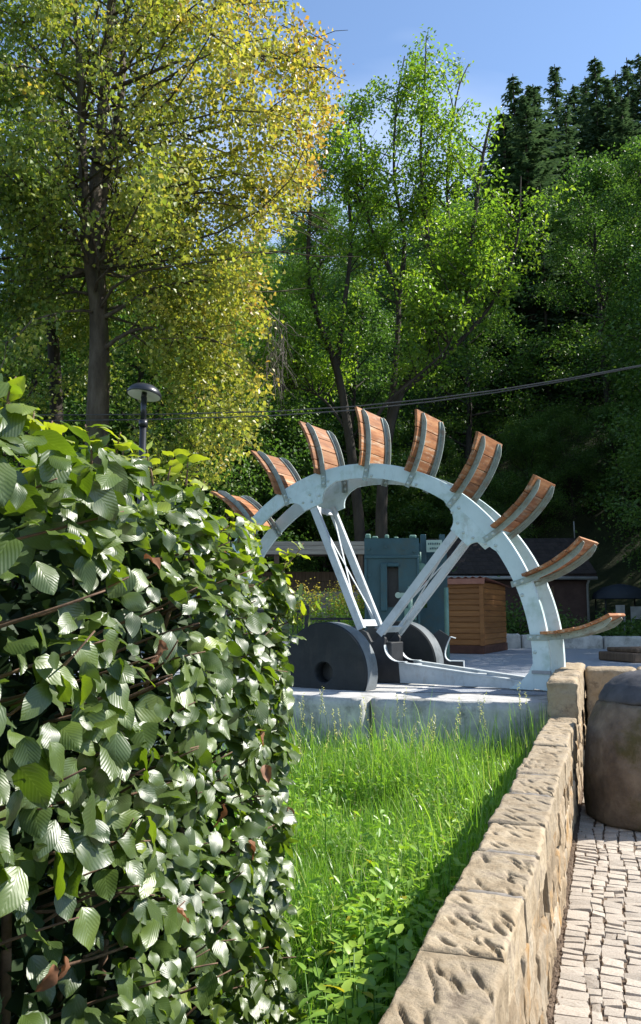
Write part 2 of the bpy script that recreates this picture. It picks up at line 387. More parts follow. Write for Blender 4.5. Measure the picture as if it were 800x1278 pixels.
# ------------------------------------------------------------------ the lie of the land
WD = Vector((math.sin(math.radians(19.5)), math.cos(math.radians(19.5)), 0))   # along the stone wall
WR = Vector((WD.y, -WD.x, 0))                                                  # to its path side
def wp(s, o, z=0.0):
    p = WD * s + WR * o
    return Vector((p.x, p.y, z))
YARD = 0.86
def sstep(a, b, x):
    t = np.clip((x - a) / (b - a), 0, 1)
    return t * t * (3 - 2 * t)
def ground_z(x, y):
    x, y = np.asarray(x, float), np.asarray(y, float)
    z = -0.3 + 1.04 * sstep(9.6, 12.5, y)
    hill = np.maximum(0, (y - 33) + 0.55 * np.clip(x, -30, 60))
    h = 0.62 * hill * sstep(0, 14, hill)
    h = 62 * (1 - np.exp(-h / 62.0))
    return z + h
def lawn_z(x, y):
    x, y = np.asarray(x, float), np.asarray(y, float)
    return 0.12 * sstep(3.5, 8, y) + 0.03 * np.sin(x * 2.1 + 0.7 * y) * np.sin(y * 1.3)
def sheet(name, xs, ys, zf, mat, kind='structure'):
    X, Y = np.meshgrid(xs, ys, indexing='ij')
    Z = zf(X, Y)
    V = np.stack([X, Y, Z], -1).reshape(-1, 3)
    ny = len(ys)
    i, j = np.meshgrid(np.arange(len(xs) - 1), np.arange(ny - 1), indexing='ij')
    a = (i * ny + j).ravel()
    F = np.stack([a, a + ny, a + ny + 1, a + 1], -1)
    o = add_obj(name, np_mesh(name, V, F, mat, True))
    o['kind'] = kind
    return o
gx = np.concatenate([[-900, -400, -200, -120, -80], np.arange(-60, 80, 3.0), [90, 120, 200, 400, 900]])
gy = np.concatenate([[-600, -200, -60, -20], np.arange(-8, 30, 1.0), np.arange(30, 130, 3.0), [140, 180, 260, 500, 1200]])
sheet('terrain', gx, gy, lambda x, y: ground_z(x, y) + 0.6 * np.sin(x * 0.21 + y * 0.13) * sstep(30, 50, y), M['forest_floor'])

# the lawn bed, the path bed and the yard
def poly_sheet(name, pts, mat, z=None, sub=0):
    me = bpy.data.meshes.new(name)
    me.from_pydata([(p[0], p[1], p[2] if z is None else z) for p in pts], [], [tuple(range(len(pts)))])
    me.materials.append(mat)
    return add_obj(name, me)
def wall_sheet(name, s_, o_, zf, mat):
    S, O = np.meshgrid(s_, o_, indexing='ij')
    X, Y = WD.x * S + WR.x * O, WD.y * S + WR.y * O
    V = np.stack([X, Y, zf(X, Y)], -1).reshape(-1, 3)
    n = len(o_)
    i, j = np.meshgrid(np.arange(len(s_) - 1), np.arange(n - 1), indexing='ij')
    a = (i * n + j).ravel()
    o = add_obj(name, np_mesh(name, V, np.stack([a, a + n, a + n + 1, a + 1], -1)[:, ::-1], mat, True))
    o['kind'] = 'structure'
    return o
wall_sheet('lawn', np.linspace(-3, 11, 40), np.linspace(-9, -0.42, 26), lawn_z, M['turf'])
path_bed = wall_sheet('cobbled_path', np.linspace(-3, 10.1, 30), np.linspace(-0.42, 3.2, 8), lambda x, y: 0 * x - 0.014, M['joint'])

rng = random.Random(5)
PATH_Z = 0.0
# ------------------------------------------------------------------ cobbles
def cobble_mesh(seed):
    r = random.Random(seed)
    n = 8
    base = []
    for k in range(n):
        a = 2 * math.pi * k / n
        c, s = math.cos(a), math.sin(a)
        q = max(abs(c), abs(s))
        base.append((c / q * 0.5 * r.uniform(0.9, 1.03) + r.uniform(-.03, .03) * (k % 2), s / q * 0.5 * r.uniform(0.9, 1.03)))
    vs = [(x, y, -0.05) for x, y in base]
    vs += [(x * 0.98, y * 0.98, -0.011 + r.uniform(-.002, .002)) for x, y in base]
    tilt = (r.uniform(-.01, .01), r.uniform(-.01, .01))
    vs += [(x * r.uniform(.9, .96), y * r.uniform(.88, .95), x * tilt[0] + y * tilt[1] + r.uniform(-.0025, .0005)) for x, y in base]
    vs.append((0, 0, 0.002))
    fs = []
    for j in (0, 1):
        fs += [(j * n + k, j * n + (k + 1) % n, (j + 1) * n + (k + 1) % n, (j + 1) * n + k) for k in range(n)]
    fs += [(2 * n + k, 2 * n + (k + 1) % n, 3 * n) for k in range(n)]
    return vs, fs
COB = []
for k in range(14):
    vs_, fs_ = cobble_mesh(100 + k)
    me = bpy.data.meshes.new('cobble'); me.from_pydata(vs_, [], fs_); me.materials.append(M['cobble'])
    COB.append((me, vs_, fs_))
far_c = MB()
cob_list = []
o_edges = [-0.290]
while o_edges[-1] < 2.6:
    o_edges.append(o_edges[-1] + rng.uniform(0.086, 0.112))
o_edges[1] = o_edges[0] + 0.135
for ci in range(len(o_edges) - 1):
    s = 0.6 + rng.uniform(0, .1)
    while s < 9.85:
        L = rng.choice([rng.uniform(.055, .08), rng.uniform(.07, .1), rng.uniform(.09, .115)])
        wv = lambda ss, i: o_edges[i] + (0.016 * math.sin(ss * 2.2 + i * .5) + 0.012 * math.sin(ss * 5.1 + i)) * (0 if i == 0 else 1)
        a, b = wv(s + L / 2, ci), wv(s + L / 2, ci + 1)
        if ci > 0: a += rng.uniform(-.009, .009)
        b += rng.uniform(-.009, .009)
        if rng.random() < .12 and b - a > .1 and L > .085:
            mid = a + (b - a) * rng.uniform(.42, .58)
            cob_list += [(s, L, a, mid), (s, L, mid, b)]
        else:
            cob_list.append((s, L, a, b))
        s += L
seen_c = 0
for (s, L, a, b) in cob_list:
    mi = rng.randrange(len(COB)); me, vs_, fs_ = COB[mi]
    p = wp(s + L / 2, (a + b) / 2, PATH_Z + rng.uniform(-.005, .003))
    rz = -math.radians(19.5) + rng.uniform(-.07, .07) + rng.choice([0, math.pi])
    sc = ((b - a) * rng.uniform(.91, .98), L * rng.uniform(.91, .98), 1)
    q = project(p)
    if 640 < q[0] < 860 and 980 < q[1] < 1330 and seen_c < 300:
        seen_c += 1
        add_obj('cobblestone', me, path_bed, p, (rng.uniform(-.018, .018), rng.uniform(-.018, .018), rz), sc)
    else:
        mt = Matrix.Translation(p) @ Matrix.Rotation(rz, 4, 'Z') @ Matrix.Diagonal((*sc, 1))
        far_c.add([mt @ Vector(v) for v in vs_], fs_)
o = far_c.build('cobblestones', M['cobble'], path_bed); o['kind'] = 'stuff'
# grit along the foot of the wall
V, F = [], []
for k in range(1500):
    p = wp(rng.uniform(1.5, 8), -0.322 + abs(rng.gauss(0, .025)), rng.uniform(-.012, .0)); r = rng.uniform(.003, .009)
    b = len(V)
    V += [(p.x + r * rng.uniform(.6, 1.2), p.y, p.z), (p.x - r * .6, p.y + r * rng.uniform(.6, 1), p.z), (p.x - r * .5, p.y - r * .9, p.z), (p.x, p.y, p.z + r * 1.1)]
    F += [(b, b + 1, b + 3), (b + 1, b + 2, b + 3), (b + 2, b, b + 3)]
o = add_obj('grit', np_mesh('grit', V, F, M['joint']), path_bed); o['kind'] = 'stuff'

# ------------------------------------------------------------------ rough stone
def rough_block(sx, sy, sz, cell, seed, amp=0.01, edge=0.02, grooves=(), gdepth=0.014):
    """block of size sx*sy*sz, base at z=0, centred in x,y; worn edges, hewn top with tool marks"""
    nx, ny, nz = (max(2, int(round(q / cell))) for q in (sx, sy, sz))
    bm = bmesh.new()
    grid = {}
    def vert(i, j, k):
        key = (i, j, k)
        if key not in grid:
            grid[key] = bm.verts.new((sx * (i / nx - .5), sy * (j / ny - .5), sz * k / nz))
        return grid[key]
    for i in range(nx):
        for j in range(ny):
            bm.faces.new((vert(i, j, nz), vert(i + 1, j, nz), vert(i + 1, j + 1, nz), vert(i, j + 1, nz)))
    for k in range(nz):
        for i in range(nx):
            bm.faces.new((vert(i, 0, k), vert(i + 1, 0, k), vert(i + 1, 0, k + 1), vert(i, 0, k + 1)))
            bm.faces.new((vert(i + 1, ny, k), vert(i, ny, k), vert(i, ny, k + 1), vert(i + 1, ny, k + 1)))
        for j in range(ny):
            bm.faces.new((vert(0, j + 1, k), vert(0, j, k), vert(0, j, k + 1), vert(0, j + 1, k + 1)))
            bm.faces.new((vert(nx, j, k), vert(nx, j + 1, k), vert(nx, j + 1, k + 1), vert(nx, j, k + 1)))
    off = Vector((seed * 3.17, seed * 1.71, seed * 0.93))
    hx, hy = sx / 2, sy / 2
    for v in bm.verts:
        p = v.co.copy()
        dx, dy, dz = hx - abs(p.x), hy - abs(p.y), sz - p.z
        # worn edges
        if dz < edge and dx < edge * 1.2:
            t = (1 - dz / edge) * (1 - dx / (edge * 1.2)); v.co.z -= edge * .55 * t * (0.6 + noise.noise(p * 9 + off)); v.co.x -= math.copysign(edge * .5 * t, p.x)
        if dz < edge and dy < edge * 1.2:
            t = (1 - dz / edge) * (1 - dy / (edge * 1.2)); v.co.z -= edge * .6 * t; v.co.y -= math.copysign(edge * .4 * t, p.y)
        n1 = noise.noise_vector(p * 5 + off); n2 = noise.noise_vector(p * 16 + off); n3 = noise.noise_vector(p * 45 + off)
        v.co += n1 * amp + n2 * amp * .55 + n3 * amp * .25
        # ragged long edges
        if dx < edge * 1.5:
            v.co.x += math.copysign(1, p.x) * amp * 1.3 * noise.noise(Vector((p.y * 14, p.z * 10, seed)) + off)
        if dz < 1e-5:
            for (x0, y0, x1, y1, w, dpt) in grooves:
                ax, ay = x1 - x0, y1 - y0
                t = max(0, min(1, ((p.x - x0) * ax + (p.y - y0) * ay) / (ax * ax + ay * ay + 1e-9)))
                qx, qy = x0 + ax * t, y0 + ay * t
                d = math.hypot(p.x - qx, p.y - qy)
                if d < w:
                    v.co.z -= gdepth * dpt * (1 - d / w) ** .8 * math.sin(math.pi * (0.12 + .76 * t))
    for f in bm.faces: f.smooth = True
    me = bpy.data.meshes.new('stone'); bm.to_mesh(me); bm.free()
    return me
def tool_marks(r, sx, sy, n, ang):
    out = []
    for _ in range(n):
        x, y = r.uniform(-sx * .42, sx * .4), r.uniform(-sy * .45, sy * .42)
        L = r.uniform(.06, .16); a = ang + r.uniform(-.28, .28)
        out.append((x, y, x + L * math.cos(a), y + L * math.sin(a), r.uniform(.006, .0105), r.uniform(.5, 1.3)))
    return out

RZW = -math.radians(19.5)
wall = empty('stone_wall', wp(4.2, -0.42))
tag(wall, 'low sandstone garden wall with rough hewn capstones beside the cobbled path', 'wall')
def wchild(name, me, s, o, z, rz=0.0):
    ob = add_obj(name, me, wall, wp(s, o, z) - wall.location, (0, 0, RZW + rz))
    return ob
joints = [0.45, 1.1, 1.78, 2.39, 2.93, 3.43, 3.90, 4.55, 5.09, 5.62, 6.25, 6.94, 7.56, 7.94]
WC = -0.425
for i in range(len(joints) - 1):
    a, b = joints[i], joints[i + 1]
    L = b - a - rng.uniform(.022, .034)
    near = 1 < a < 5
    wdt = 0.25 + rng.uniform(-.008, .012)
    marks = tool_marks(rng, wdt, L, rng.choice([10, 14, 18]), rng.choice([-1.0, 2.2, -0.8, 1.9]))
    me = rough_block(wdt, L, 0.155, 0.0062 if near else 0.0095, 20 + i, 0.0062, 0.012, marks, .019)
    me.materials.append(M['sandstone'])
    wchild('capstone', me, (a + b) / 2, WC + rng.uniform(-.006, .006), 0.6 + rng.uniform(-.005, .008), rng.uniform(-.015, .015))
for i, s in enumerate(joints[2:-1]):       # mortar beads squeezed between the caps
    m_ = MB()
    n = 9
    m_.tube([wp(s + .006 * math.sin(k * 1.7 + i), WC - .115 + .23 * k / (n - 1), 0.731 + .004 * math.sin(k * 2.3 + i)) - wall.location for k in range(n)],
            [.012 + .012 * math.sin(math.pi * (k + .4) / n) + .002 * math.sin(k * 3 + i) for k in range(n)], 8)
    if i % 3 == 1 or i > 6: continue
    m_.build('mortar_joint', M['mortar'], wall)
# masonry below the caps
core = MB()
core.prism([wp(.3, -.515)[:2], wp(11.0, -.515)[:2], wp(11.0, -.335)[:2], wp(.3, -.335)[:2]], (0, 0, .585 + .2), Vector((0, 0, -.2)) - wall.location, (1, 0, 0), (0, 1, 0))
core.build('mortar_core', M['mortar'], wall)
z0s = [-0.03, 0.17, 0.385, 0.595]
for c in range(3):
    s = 0.3 + rng.uniform(0, .2)
    while s < 10.9:
        L = rng.uniform(.22, .55)
        h = z0s[c + 1] - z0s[c] - .012
        me = rough_block(.235 + rng.uniform(-.012, .014), L - .012, h, 0.014 if 1.5 < s < 6 else .03, rng.random() * 90, .011, .014)
        me.materials.append(M['sandstone_face'])
        wchild('stone', me, s + L / 2, WC - .006 + rng.uniform(-.008, .008), z0s[c], rng.uniform(-.012, .012))
        s += L
# the raised far stretch of the wall
me = rough_block(.225, 3.0, .06, .05, 61, .006, .01); me.materials.append(M['sandstone'])
wchild('stone', me, 9.47, WC, .6)
up = [7.97, 8.55, 9.2, 10.0, 10.95]
for i in range(4):
    a, b = up[i], up[i + 1]
    me = rough_block(.27, b - a - .014, .40, .016 if i == 0 else .024, 71 + i, .011, .03, tool_marks(rng, .26, b - a, 6, 1.9))
    me.materials.append(M['sandstone'])
    wchild('capstone', me, (a + b) / 2, WC + .004, .695 + rng.uniform(-.01, .015))
# wall across the end of the path
cross = empty('end_wall', wp(10.3, 1.0))
tag(cross, 'sandstone wall across the end of the path behind the round stone vat', 'wall')
oo = -.27
while oo < 3.2:
    L = rng.uniform(.45, .7)
    for z, h in ((-.05, .5), (.46, .62)):
        me = rough_block(L - .015, .5, h, .035, rng.random() * 90, .016, .035); me.materials.append(M['sandstone'])
        add_obj('stone', me, cross, wp(10.25, oo + L / 2, z) - cross.location, (0, 0, RZW))
    oo += L

# ------------------------------------------------------------------ round stone vat with broken cover
vat = empty('stone_vat', (2.86, 7.02, -.02))
tag(vat, 'dark weathered barrel shaped stone vat standing on the cobbles beside the wall', 'stone vat')
def noisy(me, amp, f, seed):
    off = Vector((seed, seed * 2, 0))
    for v in me.vertices:
        v.co += noise.noise_vector(v.co * f + off) * amp + noise.noise_vector(v.co * f * 4 + off) * amp * .35
m_ = MB()
def fine(prof, step=.025):
    out = []
    for (r0, z0), (r1, z1) in zip(prof[:-1], prof[1:]):
        n = max(1, int(math.hypot(r1 - r0, z1 - z0) / step))
        out += [(r0 + (r1 - r0) * i / n, z0 + (z1 - z0) * i / n) for i in range(n)]
    return out + [prof[-1]]
m_.lathe(fine([(.54, 0), (.585, .03), (.598, .12), (.602, .25), (.6, .4), (.588, .52), (.575, .62), (.558, .72), (.535, .82), (.505, .9), (.47, .96), (.44, .985), (.3, 1.0), (.0, 1.0)]), 130, cap=False)
ob = m_.build('body', M['dark_stone'], vat); noisy(ob.data, .016, 3, 4); noisy(ob.data, .006, 17, 8)
m_ = MB()
m_.lathe(fine([(.42, .985), (.448, .99), (.45, 1.01), (.425, 1.06), (.38, 1.12), (.32, 1.17), (.24, 1.215), (.12, 1.25), (.0, 1.262)]), 110, cap=False)
ob = m_.build('cover', M['slate_stone'], vat); noisy(ob.data, .014, 4, 9); noisy(ob.data, .005, 19, 2)
ob['label'] = 'blue grey domed stone cover'
m_ = MB(); m_.box(-.1, .04, -.475, -.35, .93, .995)
ob = m_.build('notch_dark', M['black_iron'], vat, rot=(0, 0, .12))  # black block set in to paint the dark gap below the cover

# ------------------------------------------------------------------ platform, yard
plat = empty('plinth', (0.4, 8.2, 0))
tag(plat, 'pale concrete plinth the half water wheel stands on', 'plinth')
def hexa(name, pts, z0, z1, mat, parent, cell=.05, amp=.012, seed=1):
    """rough slab over a 4-sided plan"""
    n, mz = 26, 10
    a, b, c, d = (Vector((p[0], p[1], 0)) for p in pts)
    bm = bmesh.new(); g = {}
    def P(i, j, k):
        if (i, j, k) not in g:
            u, v = i / n, j / n
            p = (a * (1 - u) + b * u) * (1 - v) + (d * (1 - u) + c * u) * v
            g[(i, j, k)] = bm.verts.new((p.x - parent.location.x, p.y - parent.location.y, z0 + (z1 - z0) * k / mz))
        return g[(i, j, k)]
    for i in range(n):
        for j in range(n):
            bm.faces.new((P(i, j, mz), P(i + 1, j, mz), P(i + 1, j + 1, mz), P(i, j + 1, mz)))
        for k in range(mz):
            bm.faces.new((P(i, 0, k), P(i + 1, 0, k), P(i + 1, 0, k + 1), P(i, 0, k + 1)))
            bm.faces.new((P(n, i, k), P(n, i + 1, k), P(n, i + 1, k + 1), P(n, i, k + 1)))
            bm.faces.new((P(0, i + 1, k), P(0, i, k), P(0, i, k + 1), P(0, i + 1, k + 1)))
    off = Vector((seed, 2 * seed, 0))
    for v in bm.verts:
        q = noise.noise_vector(v.co * 3 + off) * amp + noise.noise_vector(v.co * 11 + off) * amp * .6
        if v.co.z > z1 - 1e-4: q.z *= .35
        v.co += q
    bmesh.ops.recalc_face_normals(bm, faces=bm.faces)
    for f in bm.faces: f.smooth = True
    me = bpy.data.meshes.new(name); bm.to_mesh(me); bm.free(); me.materials.append(mat)
    return add_obj(name, me, parent)
U = Vector((math.cos(.5548), -math.sin(.5548), 0)); N = Vector((math.sin(.5548), math.cos(.5548), 0))
A_ = Vector((.41, 8.22, 0))
hexa('left_block', [A_ - U * 3.2, A_, A_ + N * 2.0, A_ - U * 3.2 + N * 2.0], -.1, YARD, M['concrete'], plat, seed=3)
hexa('right_block', [(.52, 8.34), (2.42, 7.86), (2.85, 9.6), (1.1, 10.2)], -.1, YARD - .012, M['concrete'], plat, seed=7)
yard = empty('yard', (3, 15, 0))
tag(yard, kind='structure')
me = bpy.data.meshes.new('gravel_surface')
yp = [(-6, 12.6), (-2.4, 10.4), (.3, 9.2), (2.6, 8.6), (2.75, 10.6), (9, 8.6), (16, 10), (16, 26), (-9, 26)]
me.from_pydata([(x - 3, y - 15, YARD - .006) for x, y in yp], [], [tuple(range(len(yp)))]); me.materials.append(M['gravel'])
add_obj('gravel_surface', me, yard)
# kerb of long stones at the back of the yard
kerb = empty('kerb', (6, 21, YARD)); tag(kerb, 'row of grey kerb stones along the back of the yard', 'kerb')
for k in range(11):
    x = 4.55 + k * 1.02
    h = .38 - .02 * k
    me = rough_block(1.0, .3, max(.2, h), .06, 40 + k, .012, .03); me.materials.append(M['concrete'])
    add_obj('stone', me, kerb, Vector((x, 20.6 - .05 * k, YARD - .02)) - kerb.location, (0, 0, rng.uniform(-.02, .02)))
m_ = MB()
m_.box(-.9, .9, -.5, .5, 0, .16); m_.box(-.75, .8, -.4, .45, .16, .24)
tag(m_.build('timber_slab', M['brown_timber'], None, .02, loc=(6.2, 15.0, YARD), rot=(0, 0, .3)), 'dark low timber slab lying on the gravel yard behind the end wall', 'slab')

# ------------------------------------------------------------------ the half water wheel
HUBC = Vector((0.415, 10.3, 1.156))
wheel = empty('water_wheel', HUBC, -0.5548)
tag(wheel, 'half of an old iron water wheel in pale mint paint with curved wooden paddles', 'water wheel')
R1, R0 = 2.48, 2.30
V_FLOOR = YARD - HUBC.z + .004
def ringpt(r, deg, n=0.0):
    return Vector((r * math.cos(math.radians(deg)), n, r * math.sin(math.radians(deg))))
def rim_mesh(n0, n1):
    m_ = MB()
    k = 90
    a0, a1 = -6.8, 186.8
    prof = [(R0, n0), (R1, n0), (R1 + .012, n0 + .004), (R1 + .012, n1 + .035), (R1 - .006, n1 + .035), (R1 - .006, n1), (R0, n1)]
    vs = []
    for i in range(k + 1):
        a = a0 + (a1 - a0) * i / k
        for r, n in prof:
            v = ringpt(r, a, n)
            v.z = max(v.z, V_FLOOR)
            vs.append(v)
    q = len(prof)
    fs = [(i * q + j, i * q + (j + 1) % q, (i + 1) * q + (j + 1) % q, (i + 1) * q + j) for i in range(k) for j in range(q)]
    fs += [tuple(range(q)), tuple(k * q + j for j in range(q - 1, -1, -1))]
    m_.add(vs, fs)
    return m_
rim_mesh(0, .035).build('rim', M['wheel_paint'], wheel)
rim_mesh(.57, .605).build('rim', M['wheel_paint'], wheel)
# gussets where the arms meet the rims
def gusset(th, span, neck_r, neck_w, n0, n1):
    ax = ringpt(1, th); tg = Vector((-ax.z, 0, ax.x))
    pts = []
    for k in range(9):
        a = th + span * (1 - 2 * k / 8)
        p = ringpt(R0 + .02, a); pts.append((p.x, p.z))
    for sgn in (-1, 1):
        p0 = ringpt(R0 + .005, th - span if sgn < 0 else th + span)
        pn = ax * neck_r + tg * (neck_w * sgn)
        ctrl = ax * (R0 - .05) + tg * (neck_w * 1.15 * sgn)
        cur = []
        for k in range(1, 8):
            t = k / 8
            q = p0 * (1 - t) ** 2 + ctrl * 2 * t * (1 - t) + pn * t * t
            cur.append((q.x, q.z))
        cur.append((pn.x, pn.z))
        pts += cur if sgn < 0 else cur[::-1]
    m_ = MB(); m_.prism(pts, (0, n1 - n0, 0), (0, n0, 0))
    return m_
for th, sp, nr in ((107, 11.5, 2.06), (45, 12.5, 2.06)):
    gusset(th, sp, nr, .15, -.003, .031).build('gusset', M['wheel_paint'], wheel)
    gusset(th, sp, nr, .15, .574, .602).build('gusset', M['wheel_paint'], wheel)
# ladder arms
def channel(m_, a, b, n, h=.098, dep=.055):
    a, b = Vector((a[0], n, a[1])), Vector((b[0], n, b[1]))
    d = (b - a).normalized(); s = Vector((0, 1, 0)); t = d.cross(s)
    m_.bar(a, b, .018, h)
    for sg in (-1, 1):
        o = t * sg * (h / 2 - .008) + s * (dep / 2)
        m_.bar(a + o, b + o, dep, .016)
def arm(a, b, name='arm'):
    e = empty(name, (0, 0, 0), 0, wheel)
    A, B = Vector((a[0], 0, a[1])), Vector((b[0], 0, b[1]))
    for n in (.02, .52):
        m_ = MB(); channel(m_, a, b, n); m_.build('beam', M['wheel_edge'], e)
    d = (B - A).normalized(); t = d.cross(Vector((0, 1, 0)))
    for f in (.045, .955):
        c = A.lerp(B, f)
        m_ = MB(); m_.bar(c + Vector((0, .03, 0)), c + Vector((0, .51, 0)), .09, .022, tuple(d)); 
        m_.build('cross_plate', M['wheel_edge'], e)
    for f0, f1 in ((.08, .92), (.92, .08)):
        m_ = MB()
        m_.bar(A.lerp(B, f0) + Vector((0, .05, 0)), A.lerp(B, f1) + Vector((0, .51, 0)), .03, .008, (d.x, 0, d.z))
        m_.build('brace', M['wheel_edge'], e)
    return e
arm((-.64, 2.02), (.10, .36))
arm((1.50, 1.64), (.36, .30))
# black cast hub plates
hubplate = [(-.1, .30), (.02, .43), (.2, .34), (.28, .25), (.33, .36), (.47, .24), (.52, .36)]
def hub_poly():
    pts = [(-.16, V_FLOOR + .005), (-.12, .25), (.0, .40), (.18, .32), (.26, .18), (.34, .26), (.40, .32), (.44, .25)]
    for k in range(9):
        a = math.radians(180 + 90 * k / 8)
        pts.append((.62 + .19 * math.cos(a), .17 + .2 * math.sin(a)))
    pts += [(.64, V_FLOOR + .005)]
    return pts
hub = empty('hub', (0, 0, 0), 0, wheel)
for n in (.02, .43):
    m_ = MB(); m_.prism(hub_poly(), (0, .05, 0), (0, n, 0)); m_.build('hub_plate', M['black_iron'], hub)
    m_ = MB()
    fl = [(.62 + .19 * math.cos(math.radians(180 + 90 * k / 8)), .17 + .2 * math.sin(math.radians(180 + 90 * k / 8))) for k in range(9)] + [(.72, -.03)]
    for p, q in zip(fl[:-1], fl[1:]):
        m_.bar((p[0], n + .025, p[1]), (q[0], n + .025, q[1]), .07, .007)
    m_.build('hub_flange_lit', M['wheel_edge'], hub)  # pale strip on the black casting paints its sunlit edge
m_ = MB(); m_.tube([(.2, -.78, -.08), (.2, .83, -.08)], .11, 20); m_.build('axle', M['black_iron'], hub)
m_ = MB(); m_.box(-.14, .5, .08, .42, V_FLOOR + .005, .2); m_.build('hub_block', M['black_iron'], hub, .01)
# base ladder running out to the foot
base = empty('base_ladder', (0, 0, 0), 0, wheel)
for n in (.03, .46):
    m_ = MB()
    m_.prism([(.62, -.05), (2.2, -.215), (2.22, V_FLOOR + .006), (.62, V_FLOOR + .006)], (0, .02, 0), (0, n, 0))
    m_.bar((.62, n + .04, -.042), (2.2, n + .04, -.207), .10, .016)
    m_.build('beam', M['wheel_edge'], base)
for u_, h in ((.70, -.065), (1.55, -.155), (2.12, -.215)):
    m_ = MB(); m_.box(u_ - .05, u_ + .05, .052, .458, V_FLOOR + .01, h); m_.build('cross_plate', M['wheel_edge'], base)
m_ = MB(); m_.prism([(2.02, V_FLOOR + .004), (2.30, V_FLOOR + .004), (2.30, .0), (2.25, -.1), (2.16, -.2)], (0, .03, 0), (0, -.002, 0)); m_.build('foot_plate', M['wheel_paint'], base)
m_ = MB(); m_.prism([(2.02, V_FLOOR + .004), (2.30, V_FLOOR + .004), (2.30, .0), (2.25, -.1), (2.16, -.2)], (0, .026, 0), (0, .574, 0)); m_.build('foot_plate', M['wheel_paint'], base)
m_ = MB(); m_.bar((2.29, -.012, -.09), (2.50, -.012, -.09), .018, .035); m_.build('clamp_plate', M['zinc'], wheel)
base2 = []
for n in (.03, .46):
    m_ = MB()
    m_.prism([(-.2, -.06), (-2.2, -.215), (-2.22, V_FLOOR + .006), (-.2, V_FLOOR + .006)], (0, .02, 0), (0, n, 0))
    m_.build('beam', M['wheel_edge'], base)
# bolts
m_ = MB(); m_.lathe([(.0, .014), (.012, .012), (.02, .004), (.021, 0)], 10, cap=False); bolt_me = m_.mesh('bolt', M['bolt'])
def bolt(u, v, n, parent=None):
    add_obj('bolt', bolt_me, parent or wheel, (u, n, v), (math.pi / 2, 0, 0))
for th, rr in ((110.5, 2.18), (107, 2.14), (103.5, 2.18), (107, 2.24), (41.5, 2.18), (45, 2.14), (48.5, 2.18), (52, 2.24), (37.5, 2.25)):
    p = ringpt(rr, th); bolt(p.x, p.z, -.003)
for a in range(0, 180, 16):
    p = ringpt(R0 + .03, a + 3.1); bolt(p.x, p.z, -.001)
# paddles: two bent straps with planks bolted to their hollow side
def curve(th, t, off=0.0):
    def P(t):
        r = 2.27 + .93 * t
        dl = -1.05 * 4 * t * (1 - t) + 1.1 * t * t
        return ringpt(r, th + dl)
    p = P(t); d = (P(t + .01) - P(t - .01)).normalized()
    return p + Vector((-d.z, 0, d.x)) * off
def strap(th, n0, n1, rngp):
    m_ = MB(); k = 16
    vs = []
    for i in range(k + 1):
        t = i / k
        w0 = .066 if t < .9 else .066 - .035 * (t - .9) / .1
        for off, n in ((0, n0), (-w0, n0), (-w0, n0 + .014), (-.016, n0 + .014), (-.016, n1), (0, n1)):
            p = curve(th, t, off); p.y = n; vs.append(p)
    fs = [(i * 6 + j, i * 6 + (j + 1) % 6, (i + 1) * 6 + (j + 1) % 6, (i + 1) * 6 + j) for i in range(k) for j in range(6)]
    fs += [(0, 1, 2, 3, 4, 5), tuple(k * 6 + j for j in range(5, -1, -1))]
    m_.add(vs, fs)
    for i in range(7):           # rivet heads along the flange
        p = curve(th, .3 + i * .1, -.03); m_.lathe([(0.0001, 0), (.009, 0)], 6, cap=False)
        m_.v[-12:] = [(p.x + .011 * math.cos(j * math.pi / 3) * (0.3 if q == 0 else 1), n0 - (.008 if q == 0 else 0), p.z + .011 * math.sin(j * math.pi / 3) * (0.3 if q == 0 else 1)) for q in (0, 1) for j in range(6)]
    return m_
def plank(th, t0, t1, n0, n1, thick, r_):
    m_ = MB(); k = 5
    vs = []
    j0 = r_.uniform(-.012, .012); j1 = r_.uniform(-.018, .012)
    for i in range(k + 1):
        t = t0 + (t1 - t0) * i / k
        for off, n in ((.003, n0 + j0), (.003 + thick, n0 + j0), (.003 + thick, n1 + j1), (.003, n1 + j1)):
            p = curve(th, t, off); p.y = n; vs.append(p)
    fs = [(i * 4 + j, i * 4 + (j + 1) % 4, (i + 1) * 4 + (j + 1) % 4, (i + 1) * 4 + j) for i in range(k) for j in range(4)]
    fs += [(0, 1, 2, 3), tuple(k * 4 + j for j in range(3, -1, -1))]
    m_.add(vs, fs)
    return m_
for k in range(11):
    th = 8.2 + 15.6 * k
    pe = empty('paddle', (0, 0, 0), 0, wheel)
    r_ = random.Random(k + 3)
    for n0, n1 in ((-.018, .03), (.552, .515)):
        strap(th, n0, n1, r_).build('strap', M['strap'], pe)
    ts = [.19, .4, .6, .8, 1.03]
    for i in range(4):
        ob = plank(th, ts[i] + .004, ts[i + 1] - .004, -.13, .70, .034 + r_.uniform(-.004, .004), r_).build('plank', M['paddle_wood'], pe, .003)
    for t in (.05, .14):
        for n0 in (-.018, .552):
            p = curve(th, t, -.034); bolt(p.x, p.z, n0, pe)

